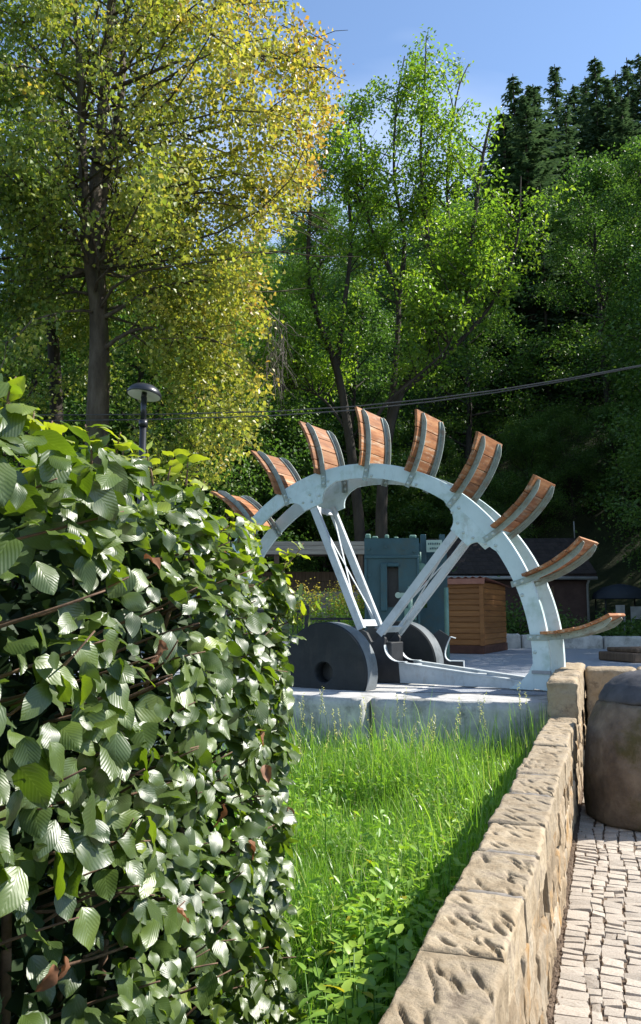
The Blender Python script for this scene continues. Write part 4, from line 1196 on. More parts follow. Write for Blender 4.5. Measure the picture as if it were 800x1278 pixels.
# the big lime tree turning yellow
def lime_tree():
    s = Skel(5); r = s.r
    root = empty('lime_tree', (-4.55, 16.0, .4))
    tag(root, 'big lime tree with dark trunk and yellowing leaves behind the lamp', 'tree')
    o = root.location
    def L3(px, py, Y): return at_y(px, py, Y) - o
    t1 = smooth_path([Vector((0, 0, -.5)), L3(122, 515, 16), L3(124, 430, 16), L3(121, 340, 16), L3(118, 250, 16.1), L3(128, 140, 16.2), L3(138, 20, 16.4), L3(150, -160, 16.5), L3(150, -330, 16.6)])
    s.limb(t1, .27, .05, 12)
    t2 = smooth_path([L3(122, 390, 16), L3(108, 300, 15.8), L3(103, 190, 15.7), L3(98, 60, 15.6), L3(82, -90, 15.5), L3(60, -260, 15.5)])
    s.limb(t2, .15, .03, 9)
    t3 = smooth_path([L3(121, 345, 16), L3(128, 250, 16.3), L3(150, 130, 16.8), L3(158, 20, 17.2), L3(190, -120, 17.4), L3(230, -260, 17.4)])
    s.limb(t3, .13, .03, 9)
    mains = [([L3(121, 330, 16), L3(160, 305, 15.6), L3(205, 300, 15.3), L3(228, 312, 15.1)], .07),
             ([L3(122, 400, 16), L3(150, 385, 15.7), L3(190, 360, 15.3), L3(240, 350, 15)], .06),
             ([L3(124, 440, 16), L3(160, 415, 15.6), L3(200, 410, 15.4), L3(280, 430, 15)], .06),
             ([L3(140, 110, 16.2), L3(180, 95, 16), L3(230, 75, 15.8), L3(330, 70, 15.5), L3(400, 90, 15.3)], .06),
             ([L3(130, 190, 16.2), L3(200, 180, 16), L3(290, 155, 15.6), L3(390, 170, 15.4)], .06),
             ([L3(150, 60, 16.4), L3(200, 40, 16.5), L3(300, 0, 16.3), L3(380, -10, 16)], .05),
             ([L3(100, 130, 15.7), L3(60, 80, 15.5), L3(10, 30, 15.2), L3(-60, 0, 15)], .05),
             ([L3(110, 250, 15.9), L3(60, 200, 15.5), L3(0, 180, 15), L3(-70, 190, 14.6)], .05),
             ([L3(126, 270, 16.1), L3(190, 250, 16.2), L3(270, 240, 16), L3(350, 260, 15.8)], .05)]
    for pts, rad in mains:
        pp = smooth_path(pts); s.limb(pp, rad, .012, 6)
        for q in range(9):
            b0 = pp[r.randrange(len(pp) // 3, len(pp))]
            sp = s.path(b0, (r.gauss(.25, .7), r.gauss(0, .7), r.gauss(0, .4)), r.uniform(.7, 1.6), 4, -.08, .2)
            s.limb(sp, .02, .006, 4); s.tips += [sp[-1], sp[2]]
    stems = t1[8:] + t2 + t3
    n = 0
    while n < 210:
        p0 = r.choice(stems)
        if p0.z < 3.2: continue
        az = r.uniform(0, 6.283)
        zz = p0.z
        Lm = (2.2 + 1.9 * math.sin(min(1, max(0, (zz - 3) / 14)) * math.pi)) * r.uniform(.5, 1.15)
        ex = 1.28 if math.cos(az) > .3 else 1.0
        pts = s.path(p0, (math.cos(az), math.sin(az), r.uniform(-.1, .5)), Lm * ex, 6, -.045, .15)
        s.limb(pts, .035, .008, 5)
        s.tips += [pts[-1], pts[-2], pts[4]]
        for q in range(3):
            sp = s.path(pts[r.randrange(2, 6)], (r.gauss(math.cos(az) * .6, .6), r.gauss(math.sin(az) * .6, .6), r.gauss(-.1, .3)), r.uniform(.5, 1.2), 3, -.12, .2)
            s.limb(sp, .014, .005, 4); s.tips += [sp[-1], sp[1]]
        n += 1
    for k in range(46):
        p = L3(r.uniform(300, 420), r.uniform(10, 300), r.uniform(14.8, 17.0))
        sp = s.path(p + Vector((-.8, 0, .2)), (.8, r.gauss(0, .4), -.1), 1.3, 4, -.1, .15)
        s.limb(sp, .014, .005, 4); s.tips += sp[1:]
    # low skirt of hanging boughs on the right
    for k in range(60):
        p = L3(r.uniform(200, 335), r.uniform(330, 585), r.uniform(14.6, 17.2))
        sp = s.path(p + Vector((-.7, 0, .7)), (.6, r.gauss(0, .4), -.3), 1.2, 4, -.12, .15)
        s.limb(sp, .014, .005, 4); s.tips += sp[1:]
    for k in range(46):
        p = L3(r.uniform(-40, 180), r.uniform(300, 520), r.uniform(16.2, 18.5))
        sp = s.path(p + Vector((-.4, 0, .6)), (r.gauss(0, .6), r.gauss(0, .4), -.3), 1.0, 3, -.12, .15)
        s.limb(sp, .012, .005, 4); s.tips += sp[1:]
    add_obj('trunk', s.m.mesh('trunk', M['bark']), root)
    # twigs that would stick out past the crown's outline on the right are kept short
    tips = []
    for t in s.tips:
        q = project(t + o)
        lim = np.interp(q[1], [-400, 0, 60, 130, 200, 300, 400, 500, 600, 640], [330, 345, 425, 432, 395, 335, 318, 332, 300, 150])
        front = (t + o).y < 16.3 and 84 < q[0] < 148 and 130 < q[1] < 530
        lim += 34 * noise.noise(Vector((q[1] * .021, 3.3, t.y * .6)))
        if q[0] < lim and not (front and r.random() < .85): tips.append(t)
    C, idx = clump(s.n, tips, 42, (.16, .16, .13), .22)
    W = C + np.array(o)
    hue = .36 + .075 * (C[:, 0] - .4) + .018 * (C[:, 2] - 7) + s.n.normal(0, .11, len(tips))[idx] + s.n.normal(0, .09, len(C))
    crown_obj('crown', C, .1, M['autumn'], s.n, root, hue, up=.0, ratio=.8, droop=.8)
lime_tree()

# many-stemmed ash in the middle
def ash_tree():
    s = Skel(8); r = s.r
    root = empty('ash_tree', (1.2, 21.0, .6))
    tag(root, 'many stemmed ash tree with bright feathery green leaves behind the wheel', 'tree')
    o = root.location
    def L3(px, py, Y): return at_y(px, py, Y) - o
    stems = [([(452, 720, 21), (447, 640, 21), (435, 540, 21), (420, 460, 21), (398, 400, 20.8), (385, 340, 20.6), (387, 250, 20.4), (382, 190, 20.2)], .17, .03),
             ([(420, 460, 21), (430, 380, 21.3), (438, 300, 21.5), (432, 200, 21.8), (440, 120, 22)], .09, .02),
             ([(478, 720, 20.6), (476, 640, 20.6), (482, 560, 20.6), (500, 490, 20.5), (535, 435, 20.4), (570, 375, 20.2), (588, 300, 20), (600, 210, 19.8), (612, 150, 19.7)], .18, .03),
             ([(535, 435, 20.4), (545, 370, 20.7), (535, 300, 21), (525, 200, 21.2), (530, 100, 21.4), (532, 45, 21.5)], .10, .015),
             ([(545, 370, 20.7), (560, 300, 21), (558, 220, 21.3), (570, 120, 21.5), (585, 80, 21.6)], .07, .012),
             ([(482, 560, 20.6), (492, 470, 21), (497, 380, 21.3), (480, 320, 21.4), (455, 260, 21.4), (450, 170, 21.4)], .11, .02),
             ([(497, 380, 21.3), (505, 300, 21.6), (492, 220, 21.9), (495, 130, 22.1), (505, 70, 22.2)], .08, .015),
             ([(500, 490, 20.5), (560, 440, 20.2), (620, 370, 19.9), (645, 300, 19.6), (650, 220, 19.5)], .08, .015),
             ([(450, 600, 21), (470, 520, 20), (520, 470, 19.6), (560, 430, 19.4), (590, 350, 19.2)], .07, .015),
             ([(435, 540, 21), (405, 500, 21.2), (375, 485, 21.4), (352, 488, 21.5)], .05, .012)]
    for pts, r0, r1 in stems:
        pp = smooth_path([L3(*p) for p in pts], 4)
        s.limb(pp, r0, r1, 8)
        n0 = int(len(pp) * .38)
        for q in range(24):
            k = r.randrange(n0, len(pp)); b0 = pp[k]
            if r1 > .03 and k < n0 + 2: continue
            if project(b0 + o)[1] < 70: continue
            az = r.uniform(0, 6.283)
            sp = s.path(b0, (math.cos(az) * .8, math.sin(az) * .8, .9), r.uniform(.8, 2.1), 4, .05, .15)
            pe_ = project(sp[-1] + o)
            if pe_[1] < float(np.interp(pe_[0], [360, 400, 440, 500, 530, 570, 620, 660], [200, 170, 110, 90, 40, 75, 150, 230])): continue
            s.limb(sp, .025, .007, 4); s.tips += [sp[-1], sp[3], sp[2]]
            for w in range(2):
                s2 = s.path(sp[2 + w], (r.gauss(0, .6), r.gauss(0, .6), .5), r.uniform(.4, .9), 2, .0, .2)
                s.limb(s2, .01, .004, 3); s.tips.append(s2[-1])
        s.tips.append(pp[-1])
    add_obj('trunk', s.m.mesh('trunk', M['bark_dark']), root)
    keep = []
    for t in s.tips:
        q = project(t + o); top = float(np.interp(q[0], [360, 400, 440, 500, 530, 570, 620, 660], [200, 170, 110, 90, 40, 75, 150, 230]))
        if q[1] > top - 8 and r.random() < np.interp(q[1], [60, 160, 300], [.8, .85, 1]): keep.append(t)
    s.tips = keep
    C, idx = clump(s.n, s.tips, 38, (.16, .16, .13), .14)
    tone = s.n.uniform(0, 1, len(s.tips))[idx] * .5 + s.n.uniform(0, .5, len(C))
    crown_obj('crown', C, .13, M['ash'], s.n, root, tone, up=.2, ratio=.5, droop=.3)
ash_tree()

# a dead hanging bough at the edge of the lime
dt = Skel(3)
dro = empty('dead_bough', at_y(330, 440, 17.0))
tag(dro, 'bare grey dead twigs hanging between the lime and the ash', 'dead branch')
for k in range(60):
    p = Vector((dt.r.uniform(0, .5), dt.r.uniform(-.4, .4), dt.r.uniform(-.6, 1.0)))
    pp = dt.path(p, (dt.r.gauss(.1, .3), dt.r.gauss(0, .3), -1), dt.r.uniform(.5, 1.3), 5, -.1, .2)
    dt.limb(pp, .010, .003, 4)
pp = dt.path((-.6, 0, 1.6), (.6, 0, -.5), 1.6, 5, -.1, .1); dt.limb(pp, .03, .012, 6)
add_obj('twigs', dt.m.mesh('twigs', M['dead_twig']), dro)
# dark old stem left of the lime
ds = Skel(13)
dso = empty('ivy_tree', (-6.4, 18.5, .4)); tag(dso, 'dark forked trunk standing left behind the lime tree', 'tree')
for pts, r0 in (([(70, 560), (66, 420), (64, 330), (56, 290), (40, 200), (30, 60)], .2), ([(66, 400), (74, 340), (62, 280), (75, 180), (80, 40)], .12)):
    ds.limb(smooth_path([at_y(a, b, 18.5) - dso.location for a, b in pts] if r0 < .2 else [Vector((0, 0, -.6))] + [at_y(a, b, 18.5) - dso.location for a, b in pts]), r0, .05, 9)
ds.tips = [at_y(ds.r.uniform(-60, 150), ds.r.uniform(-40, 430), ds.r.uniform(18.8, 21)) - dso.location for _ in range(330)]
add_obj('trunk', ds.m.mesh('trunk', M['bark_dark']), dso)
C, idx = clump(ds.n, ds.tips, 50, (.4, .4, .3), .2)
crown_obj('crown', C, .12, M['autumn'], ds.n, dso, .16 + ds.n.normal(0, .1, len(ds.tips))[idx] + ds.n.normal(0, .06, len(C)), up=.2, ratio=.75)
# shrubs along the back of the yard
def shrub(seed, x, y, z, h, w, mat='wood_leaf', label='dark leafy shrub at the back of the gravel yard', group='shrubs behind the yard'):
    s = Skel(seed); root = empty('shrub', (x, y, z)); tag(root, label, 'shrub', group)
    for k in range(26):
        a = s.r.uniform(0, 6.283)
        pp = s.path((0, 0, 0), (math.cos(a) * w / h, math.sin(a) * w / h, 1), h * s.r.uniform(.5, 1.05), 5, .02, .18)
        s.limb(pp, .018, .005, 4); s.tips += pp[1:]
    add_obj('stem', s.m.mesh('stem', M['bark_dark']), root)
    C, idx = clump(s.n, s.tips, 34, (w * .2, w * .2, h * .1), .05)
    crown_obj('foliage', C, .10, M[mat], s.n, root, s.n.uniform(0, .8, len(C)), up=.4)
for i, (x, y, h, w) in enumerate(((4.9, 22.6, 1.5, .9), (6.3, 22.4, 1.2, 1.0), (7.8, 22.0, 1.0, 1.1), (9.3, 22.2, 1.1, 1.0), (10.6, 22.8, 1.3, 1.1), (3.2, 23.5, 2.2, 1.2), (1.9, 24.5, 2.6, 1.3))):
    shrub(60 + i, x, y, YARD - .1, h, w)
# goldenrod behind the railing
for i in range(9):
    s = Skel(90 + i)
    x, y = -.5 + i * .22 + s.r.uniform(-.1, .1), 17.6 + s.r.uniform(-.5, .5)
    g = empty('goldenrod_plant', (x, y, YARD - .02)); tag(g, 'yellow flowering goldenrod growing behind the dark railing', 'plant', 'goldenrod behind the railing')
    tips, leafc = [], []
    for k in range(7):
        pp = s.path((s.r.gauss(0, .08), s.r.gauss(0, .08), 0), (s.r.gauss(0, .12), s.r.gauss(0, .12), 1), s.r.uniform(.9, 1.5), 6, .02, .06)
        s.limb(pp, .008, .004, 4); tips += pp[-2:]; leafc += pp[1:-1]
    add_obj('stem', s.m.mesh('stem', M['weed']), g)
    C, idx = clump(s.n, leafc, 16, (.07, .07, .09)); crown_obj('leaves', C, .09, M['weed'], s.n, g, s.n.uniform(.4, .9, len(C)), ratio=.3)
    C, idx = clump(s.n, tips, 16, (.06, .06, .07)); crown_obj('flowers', C, .05, M['goldenrod'], s.n, g)['kind'] = 'stuff'

# ------------------------------------------------------------------ hedge
HA, HB = Vector((-.66, 1.0, 0)), Vector((-.145, 3.45, 0))
HD = (HB - HA).normalized(); HN = Vector((HD.y, -HD.x, 0)); HL = (HB - HA).length
def hedge_top(s):
    return float(np.interp(s, [-1.5, .4, .9, 1.4, 1.9, 2.3, HL], [2.14, 2.12, 2.07, 2.07, 1.99, 1.92, 1.82]))
hr = random.Random(21)
def big_leaf(seed, nl=8, dead=False):
    r = random.Random(seed)
    wid = r.uniform(.62, .76); curl = r.uniform(.05, .4); foldv = r.uniform(-.05, .3); tw = r.uniform(-.25, .25)
    V, UV, F = [], [], []
    cols = [-1, -.5, 0, .5, 1]
    for i in range(nl + 1):
        t = i / nl
        w = wid * .5 * (math.sin(math.pi * min(1, (t * .97 + .02)) ** .82) ** .75) * (1 + r.uniform(-.07, .07)) if 0 < i < nl else (.05 if i == 0 else .006)
        for c in cols:
            x = c * w; z = -curl * t * t + foldv * abs(x) * 1.2 + (.012 if i % 2 else -.008) * abs(c) + r.uniform(-.022, .022) + .05 * math.sin(t * 7 + seed + c) * abs(c) - .18 * x * x * 2
            if dead: z += .5 * abs(x) + r.uniform(-.04, .04)
            z += tw * x * t
            V.append((x, t - .02, z)); UV.append((c * w / (wid * .5), t))
    n = len(cols)
    for i in range(nl):
        for j in range(n - 1):
            F.append((i * n + j, i * n + j + 1, (i + 1) * n + j + 1, (i + 1) * n + j))
    return np.array(V), np.array(F), np.array(UV)
BIG = [big_leaf(300 + k) for k in range(10)]
TONES = 4
BIGME = []
for k, (v, f, uv) in enumerate(BIG):
    row = []
    for q in range(TONES):
        row.append(np_mesh('leaf', v, f, M['hedge_leaf'], True, {'rnd': np.full(len(f), (.12, .35, .6, .9)[q])}, uv))
    BIGME.append(row)
hedge = empty('beech_hedge', (-.9, 2.0, 0))
tag(hedge, 'tall clipped hedge of large glossy green leaves filling the near left side', 'hedge')
def leaf_frame(nor, tip):
    nor = nor.normalized(); tip = (tip - nor * tip.dot(nor)).normalized()
    x = tip.cross(nor)
    return Matrix((x, tip, nor)).transposed()
def rv(a): return Vector((hr.gauss(0, a), hr.gauss(0, a), hr.gauss(0, a)))
LEAVES = []      # (position, rotation, size, tone, layer)
def hedge_leaf(s, depth, z, top=False, size=None, end=None):
    out = HN.copy()
    if end is not None: out = (HN * math.cos(end) + HD * math.sin(end)).normalized()
    if top:
        nor = Vector((0, 0, 1)) + out * .25 + rv(.45); tip = out * hr.uniform(-.4, 1) + HD * hr.gauss(0, .8) + Vector((0, 0, hr.uniform(-.2, .5)))
    else:
        nor = out * hr.uniform(.2, .8) - HD * .22 + Vector((0, 0, hr.uniform(.35, 1.0))) + rv(.36)
        tip = Vector((0, 0, -hr.uniform(.1, .8))) + out * hr.uniform(.2, .9) + HD * hr.gauss(-.15, .75)
    p = HA + HD * s - HN * depth
    p.z = z
    rot = leaf_frame(nor, tip)
    L = size or (hr.uniform(.046, .09) if hr.random() < .86 else hr.uniform(.085, .115))
    f = hr.random()
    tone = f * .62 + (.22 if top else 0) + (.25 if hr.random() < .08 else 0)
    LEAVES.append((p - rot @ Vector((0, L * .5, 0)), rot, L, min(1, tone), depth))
def bulge(s, z):
    return .07 * noise.noise(Vector((s * 2.3, z * 2.3, 4))) + .05 * noise.noise(Vector((s * 6, z * 6, 1)))
N_FACE = 3400
for k in range(N_FACE):
    s = hr.uniform(-.25, HL + .02); z = hr.uniform(.02, 1) ** .9 * hedge_top(s)
    # gaps in the near upper face let the dark inside show
    if noise.noise(Vector((s * 3.1, z * 2.6, 7))) > .06 and hr.random() < .8: continue
    hedge_leaf(s, bulge(s, z) + abs(hr.gauss(0, .05)) - .015, z)
for k in range(900):
    a = hr.uniform(0, 1.9); s = HL + .34 * math.sin(a) * hr.uniform(.75, 1.05) - .12; dep = .34 * (1 - math.cos(a)) + hr.gauss(0, .03)
    z = hr.uniform(.02, 1.0) * hedge_top(HL)
    hedge_leaf(min(s, HL + .22), dep, z, end=a)
for k in range(1100):
    s = hr.uniform(-.25, HL + .1); dep = hr.uniform(.0, 1.0)
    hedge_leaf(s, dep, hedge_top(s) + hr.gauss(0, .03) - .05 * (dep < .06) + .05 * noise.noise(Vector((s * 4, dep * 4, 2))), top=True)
inner_start = len(LEAVES)
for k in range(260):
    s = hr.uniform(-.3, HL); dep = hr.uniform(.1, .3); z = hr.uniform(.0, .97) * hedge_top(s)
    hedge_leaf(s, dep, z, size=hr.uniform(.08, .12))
# shoots that stand up above the clipped top or out of the end
shoots = MB()
def shoot(p0, d, L, nleaf, lsz, tone=.95):
    p = Vector(p0); d = Vector(d).normalized(); pts = [p.copy()]
    for i in range(6):
        d = (d + rv(.09)).normalized(); p = p + d * L / 6; pts.append(p.copy())
    shoots.tube([q - hedge.location for q in pts], [.0035 - .0003 * i for i in range(7)], 6)
    for i in range(nleaf):
        t = .25 + .75 * (i + .5) / nleaf
        k = t * 6; j = min(5, int(k)); q = pts[j].lerp(pts[j + 1], k - j)
        sd = d.orthogonal().normalized(); sd.rotate(Matrix.Rotation(i * 2.4, 3, d))
        rot = leaf_frame(d * .8 - sd * .3 + rv(.25), sd + d * .4)
        L_ = lsz * hr.uniform(.7, 1.2)
        LEAVES.append((q, rot, L_, tone if hr.random() < .7 else .6, 0))
for s, dz, d, L, nl in ((.52, -.05, (.1, .1, 1), .13, 4), (.62, -.05, (0, .2, 1), .1, 4), (.9, -.02, (.2, 0, 1), .13, 6), (1.15, -.02, (0, .1, 1), .13, 6), (1.35, 0, (.1, 0, 1), .12, 6), (1.6, -.03, (.2, 0, 1), .12, 5), (1.9, -.04, (.2, .1, 1), .12, 6), (2.2, -.04, (.35, .2, .8), .2, 7), (2.4, -.05, (.5, .2, .7), .25, 8), (2.45, -.2, (.8, .2, .5), .2, 7), (.38, -.04, (0, 0, 1), .1, 4)):
    for rep in range(2):
        p0 = HA + HD * (s + hr.uniform(-.05, .05)) - HN * hr.uniform(0, .12); p0.z = hedge_top(s) + dz
        shoot(p0, Vector(d) + rv(.12), L * hr.uniform(.7, 1.1), nl, .06)
# the dense inside of the hedge, its shade deepened by darker leaf colour
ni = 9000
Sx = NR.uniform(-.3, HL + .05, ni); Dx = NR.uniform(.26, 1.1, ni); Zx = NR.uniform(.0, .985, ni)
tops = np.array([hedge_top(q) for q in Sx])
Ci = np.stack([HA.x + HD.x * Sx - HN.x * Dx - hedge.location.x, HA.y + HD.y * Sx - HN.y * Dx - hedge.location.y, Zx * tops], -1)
crown_obj('inner_foliage', Ci, .1, M['inner_leaf_shaded'], NR, hedge, NR.uniform(0, .5, ni), up=.4, ratio=.7)['kind'] = 'stuff'
# which leaves show largest: nearest, in the picture, on the outer layer
score = []
for i, (p, rot, L, tone, dep) in enumerate(LEAVES):
    q = project(p)
    ok = -30 < q[0] < 430 and 420 < q[1] < 1300 and dep < .1
    nz = rot @ Vector((0, 0, 1)); vd = (Vector((0, 0, CAM_Z)) - p).normalized()
    score.append((L / max(.3, p.y) * (.3 + abs(nz.dot(vd))) if ok else 0, i))
score.sort(reverse=True)
sel = {i for v, i in score[:300] if v > 0}
Vs, Fs, Us, Rn = [], [], [], []
base_i = 0
for i, (p, rot, L, tone, dep) in enumerate(LEAVES):
    k = hr.randrange(len(BIG)); wid = hr.uniform(.88, 1.12)
    if i in sel:
        q = 0 if tone < .24 else 1 if tone < .5 else 2 if tone < .8 else 3
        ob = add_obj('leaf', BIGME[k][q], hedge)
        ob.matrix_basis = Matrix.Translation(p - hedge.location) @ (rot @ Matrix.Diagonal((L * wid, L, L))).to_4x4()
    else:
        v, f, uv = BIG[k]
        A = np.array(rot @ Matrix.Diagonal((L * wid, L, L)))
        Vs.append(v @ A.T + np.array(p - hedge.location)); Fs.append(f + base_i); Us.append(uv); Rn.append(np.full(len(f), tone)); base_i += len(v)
me = np_mesh('foliage', np.concatenate(Vs), np.concatenate(Fs), M['hedge_leaf'], True, {'rnd': np.concatenate(Rn)}, np.concatenate(Us))
ob = add_obj('foliage', me, hedge); ob['kind'] = 'stuff'
# withered leaves and twigs
for k in range(16):
    v, f, uv = big_leaf(500 + k % 4, dead=True)
    s = hr.uniform(.4, HL); z = hr.uniform(.1, .9) * hedge_top(s)
    if k < 4: dme = np_mesh('dead_leaf', v, f, M['dry_leaf'], True, {'rnd': np.full(len(f), .2 + .2 * k)}, uv); BIGME.append(dme)
    ob = add_obj('dead_leaf', BIGME[len(BIG) + k % 4], hedge)
    rot = leaf_frame(HN + rv(.5), Vector((0, 0, -1)) + rv(.5)); L = hr.uniform(.05, .075)
    p = HA + HD * s - HN * (bulge(s, z) - .012); p.z = z
    ob.matrix_basis = Matrix.Translation(p - hedge.location) @ (rot @ Matrix.Diagonal((L * .8, L, L))).to_4x4()
for k in range(150):
    s = hr.uniform(-.2, HL + .1); z = hr.uniform(.1, .98) * hedge_top(s)
    p = HA + HD * s - HN * .3; p.z = z - .12
    e = HA + HD * (s + hr.gauss(0, .12)) - HN * (bulge(s, z) - hr.uniform(0, .03)); e.z = z
    mid = p.lerp(e, .5) + rv(.03)
    shoots.tube([q - hedge.location for q in smooth_path([p, mid, e], 3)], [.0055 - .0006 * i for i in range(7)], 5)
for k in range(14):
    s = -.1 + k * .2; p = HA + HD * s - HN * hr.uniform(.4, .6)
    shoots.tube([q - hedge.location for q in smooth_path([p, p + Vector((0, 0, 1.0)) + rv(.06), p + Vector((0, 0, 1.85)) + rv(.1)], 4)], [.018 - .0013 * i for i in range(9)], 7)
shoots.build('twigs', M['twig'], hedge)

# ------------------------------------------------------------------ grass and weeds
gr = np.random.default_rng(4)
def grass_patch(n, smin, smax, omin, omax, lmin, lmax, wid, seed, dens=None):
    r = np.random.default_rng(seed)
    S, O = r.uniform(smin, smax, n), r.uniform(omin, omax, n)
    X, Y = WD.x * S + WR.x * O, WD.y * S + WR.y * O
    hx = HA.x + (Y - HA.y) * (HB.x - HA.x) / (HB.y - HA.y)
    keep = (X > np.where(Y < 3.7, hx - .05, -2.2)) & (((X - .41) * N.x + (Y - 8.22) * N.y < -.03) | (X > .45)) & ((Y - 8.3) + .25 * (X - .52) < -.02)
    X, Y = X[keep], Y[keep]; n = len(X)
    cl = np.sin(X * 3.1 + 1.2 * np.sin(Y * 2.3)) * np.sin(Y * 2.7 + X) * .5 + .5
    L = r.uniform(lmin, lmax, n) * (.6 + .6 * cl) * np.where(r.random(n) < .1, 1.3, 1.0)
    az = r.uniform(0, 6.283, n) ; lean = (.1 + 1.0 * r.random(n) ** 1.5) * (.6 + .7 * cl)
    lean = lean * np.clip((-.5 - O[keep]) / .55, .12, 1)
    dx, dy = np.cos(az) * lean, np.sin(az) * lean
    Z = lawn_z(X, Y) - .01
    sx, sy = -np.sin(az), np.cos(az)
    k = 4
    V = np.empty((n, k * 2 + 1, 3))
    W = wid * r.uniform(.5, 1.9, n)
    for i in range(k + 1):
        t = i / k
        px = X + dx * L * t ** 1.8; py = Y + dy * L * t ** 1.8; pz = Z + L * (t - .42 * lean * t * t * t * 1.6)
        w = W * (1 - t) ** .6 * .5
        if i < k:
            V[:, 2 * i] = np.stack([px + sx * w, py + sy * w, pz], -1); V[:, 2 * i + 1] = np.stack([px - sx * w, py - sy * w, pz], -1)
        else:
            V[:, 2 * k] = np.stack([px, py, pz], -1)
    b = np.arange(n)[:, None] * (2 * k + 1)
    tri = []
    for i in range(k - 1):
        tri += [[2 * i, 2 * i + 1, 2 * i + 3], [2 * i, 2 * i + 3, 2 * i + 2]]
    tri.append([2 * k - 2, 2 * k - 1, 2 * k])
    F = (b[:, None, :] + np.array(tri)[None]).reshape(-1, 3)
    val = np.repeat(np.clip(r.uniform(0, .8, n) + .3 * (cl - .3) * r.uniform(0, 1, n), 0, .93), len(tri))
    dead = np.repeat(r.random(n) < .05, len(tri)); val[dead] = 1
    return V.reshape(-1, 3), F, val
parts = [grass_patch(34000, 3.9, 8.6, -3.6, -.55, .2, .44, .0062, 1), grass_patch(9000, 2.0, 4.6, -1.6, -.55, .08, .2, .006, 2), grass_patch(6000, 6.4, 8.6, -3.2, -.55, .5, .8, .0065, 3), grass_patch(1500, 4.2, 7.0, -3.2, -.55, .45, .7, .0065, 6), grass_patch(9000, 7.2, 11, -9, -.6, .2, .5, .01, 4)]
Vg, Fg, vg, b = [], [], [], 0
for v, f, val in parts:
    Vg.append(v); Fg.append(f + b); vg.append(val); b += len(v)
ob = add_obj('grass', np_mesh('grass', np.concatenate(Vg), np.concatenate(Fg), M['grass'], True, {'rnd': np.concatenate(vg)}))
tag(ob, 'long bright green grass between the hedge and the stone wall', 'grass', kind='stuff')
nc = 7000
S_, O_ = gr.uniform(3.6, 8.3, nc), gr.uniform(-3.0, -.62, nc)
X_, Y_ = WD.x * S_ + WR.x * O_, WD.y * S_ + WR.y * O_
kp = ((X_ > -.2) | (Y_ > 3.9)) & (np.sin(X_ * 4.1 + Y_) * np.sin(Y_ * 2.9 - X_) > -.25) & ((Y_ - 8.25) + .25 * (X_ - .52) < -.05) & ((X_ - .41) * N.x + (Y_ - 8.22) * N.y < -.03)
X_, Y_ = X_[kp], Y_[kp]
C_ = np.stack([X_, Y_, lawn_z(X_, Y_) + gr.uniform(.1, .36, len(X_))], -1)
V_, F_ = leaves_np(gr, C_, .055, up=.9, ratio=.5)
ob = add_obj('ground_cover', np_mesh('ground_cover', V_, F_, M['weed'], False, {'rnd': np.repeat(gr.uniform(.1, .95, len(C_)), 2)}))
tag(ob, 'small leafy herbs mixed through the long grass', 'herbs', kind='stuff')
# flowering stalks of grass before the plinth
sr = random.Random(8)
for k in range(26):
    px = sr.choice([sr.uniform(375, 480), sr.uniform(480, 660)])
    Y = sr.uniform(6.6, 7.9); x = (px - 400) / 1000 * Y
    if (wp(0, 0) + Vector((x, Y, 0))).dot(WR) > -.6: continue
    m_ = MB(); H = sr.uniform(.62, .92); bx, by = sr.gauss(0, .07), sr.gauss(0, .07)
    z0 = float(lawn_z(x, Y)); pts = [(bx * t * t, by * t * t, H * t) for t in (0, .25, .5, .7, .85, 1)]
    root = empty('grass_stalk', (x, Y, z0)); tag(root, 'thin seeding grass stalk rising before the concrete plinth', 'grass stalk', 'seeding grass stalks by the plinth')
    m_.tube(pts, [.0028, .0026, .0022, .002, .0015, .001], 4); m_.build('stem', M['grass'], root)
    n = 26; t = np.linspace(.74, 1.02, n)
    C = np.stack([bx * t * t + NR.normal(0, .007, n), by * t * t + NR.normal(0, .007, n), H * t], -1)
    crown_obj('seed_head', C, .024, M['grass'], NR, root, np.full(n, 1.0), ratio=.35, droop=-2)
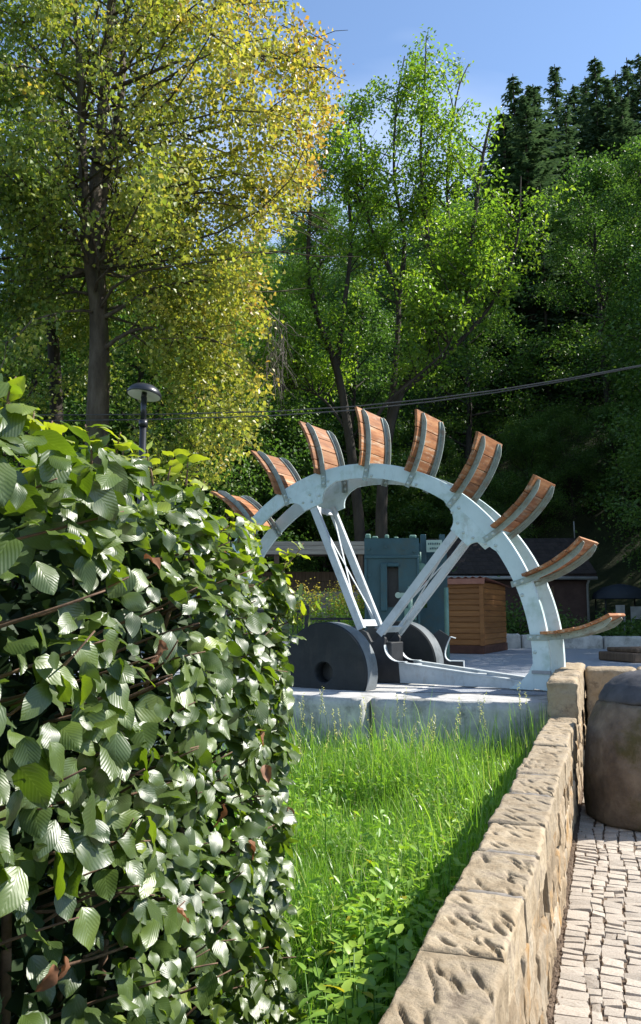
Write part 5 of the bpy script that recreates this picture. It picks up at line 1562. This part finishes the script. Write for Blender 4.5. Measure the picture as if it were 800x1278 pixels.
# nettles and other broad-leaved weeds in the near corner
def weed_leaf(seed):
    r = random.Random(seed); V, F = [], []
    nl = 5
    for i in range(nl + 1):
        t = i / nl; w = .23 * math.sin(math.pi * min(.995, (t * .95 + .04)) ** .7) * (1.08 if i % 2 else .92)
        for c in (-1, 0, 1): V.append((c * w, t, -.25 * t * t + .12 * abs(c) * w * 4 * .5 + r.uniform(-.012, .012)))
    for i in range(nl):
        for j in (0, 1): F.append((i * 3 + j, i * 3 + j + 1, i * 3 + j + 4, i * 3 + j + 3))
    return np.array(V), np.array(F)
WL = []
for k in range(5):
    v, f = weed_leaf(k); WL.append([np_mesh('leaf', v, f, M['weed'], True, {'rnd': np.full(len(f), q)}) for q in (.2, .5, .8, 1.0)])
wr = random.Random(17)
wspots = []
tries = 0
while len(wspots) < 130 and tries < 9000:
    tries += 1
    Y = wr.uniform(2.3, 5.0); x = wr.uniform(-.4, 1.2)
    p = Vector((x, Y, 0)); hx = HA.x + (Y - HA.y) * (HB.x - HA.x) / (HB.y - HA.y)
    if p.dot(WR) > -.62 or x < hx + .12 or (Y < 3.7 and x < hx + .2): continue
    if Y > 4.3 and wr.random() < .5: continue
    if any((p - q).length < .075 for q in wspots): continue
    wspots.append(p)
for p in wspots:
    H = wr.uniform(.2, .4) + (.08 if p.y < 3.4 else 0)
    root = empty('nettle_plant', (p.x, p.y, float(lawn_z(p.x, p.y)) - .01), wr.uniform(0, 6.28))
    tag(root, 'broad leaved bright green nettle in the weedy corner between hedge and wall', 'nettle', 'nettles beside the hedge')
    m_ = MB(); bend = wr.gauss(0, .05); m_.tube([(0, 0, 0), (bend * .4, 0, H * .5), (bend, 0, H)], [.004, .0035, .002], 5); m_.build('stem', M['weed'], root)
    pal = wr.choice([0, 1, 1, 2, 2])
    for lv in range(4):
        t = .4 + .2 * lv
        for sd in (0, 1):
            az = lv * math.pi / 2 + sd * math.pi + wr.uniform(-.4, .4); L = wr.uniform(.07, .115) * (1.1 - .13 * lv)
            q = 3 if wr.random() < .03 else min(2, pal + (1 if lv == 3 else 0))
            ob = add_obj('leaf', wr.choice(WL)[q], root, (bend * t * t, 0, H * t), None)
            ob.rotation_euler = (wr.uniform(-.1, .5) + (.3 if lv == 3 else 0), wr.gauss(0, .15), az)
            ob.scale = (L, L, L)
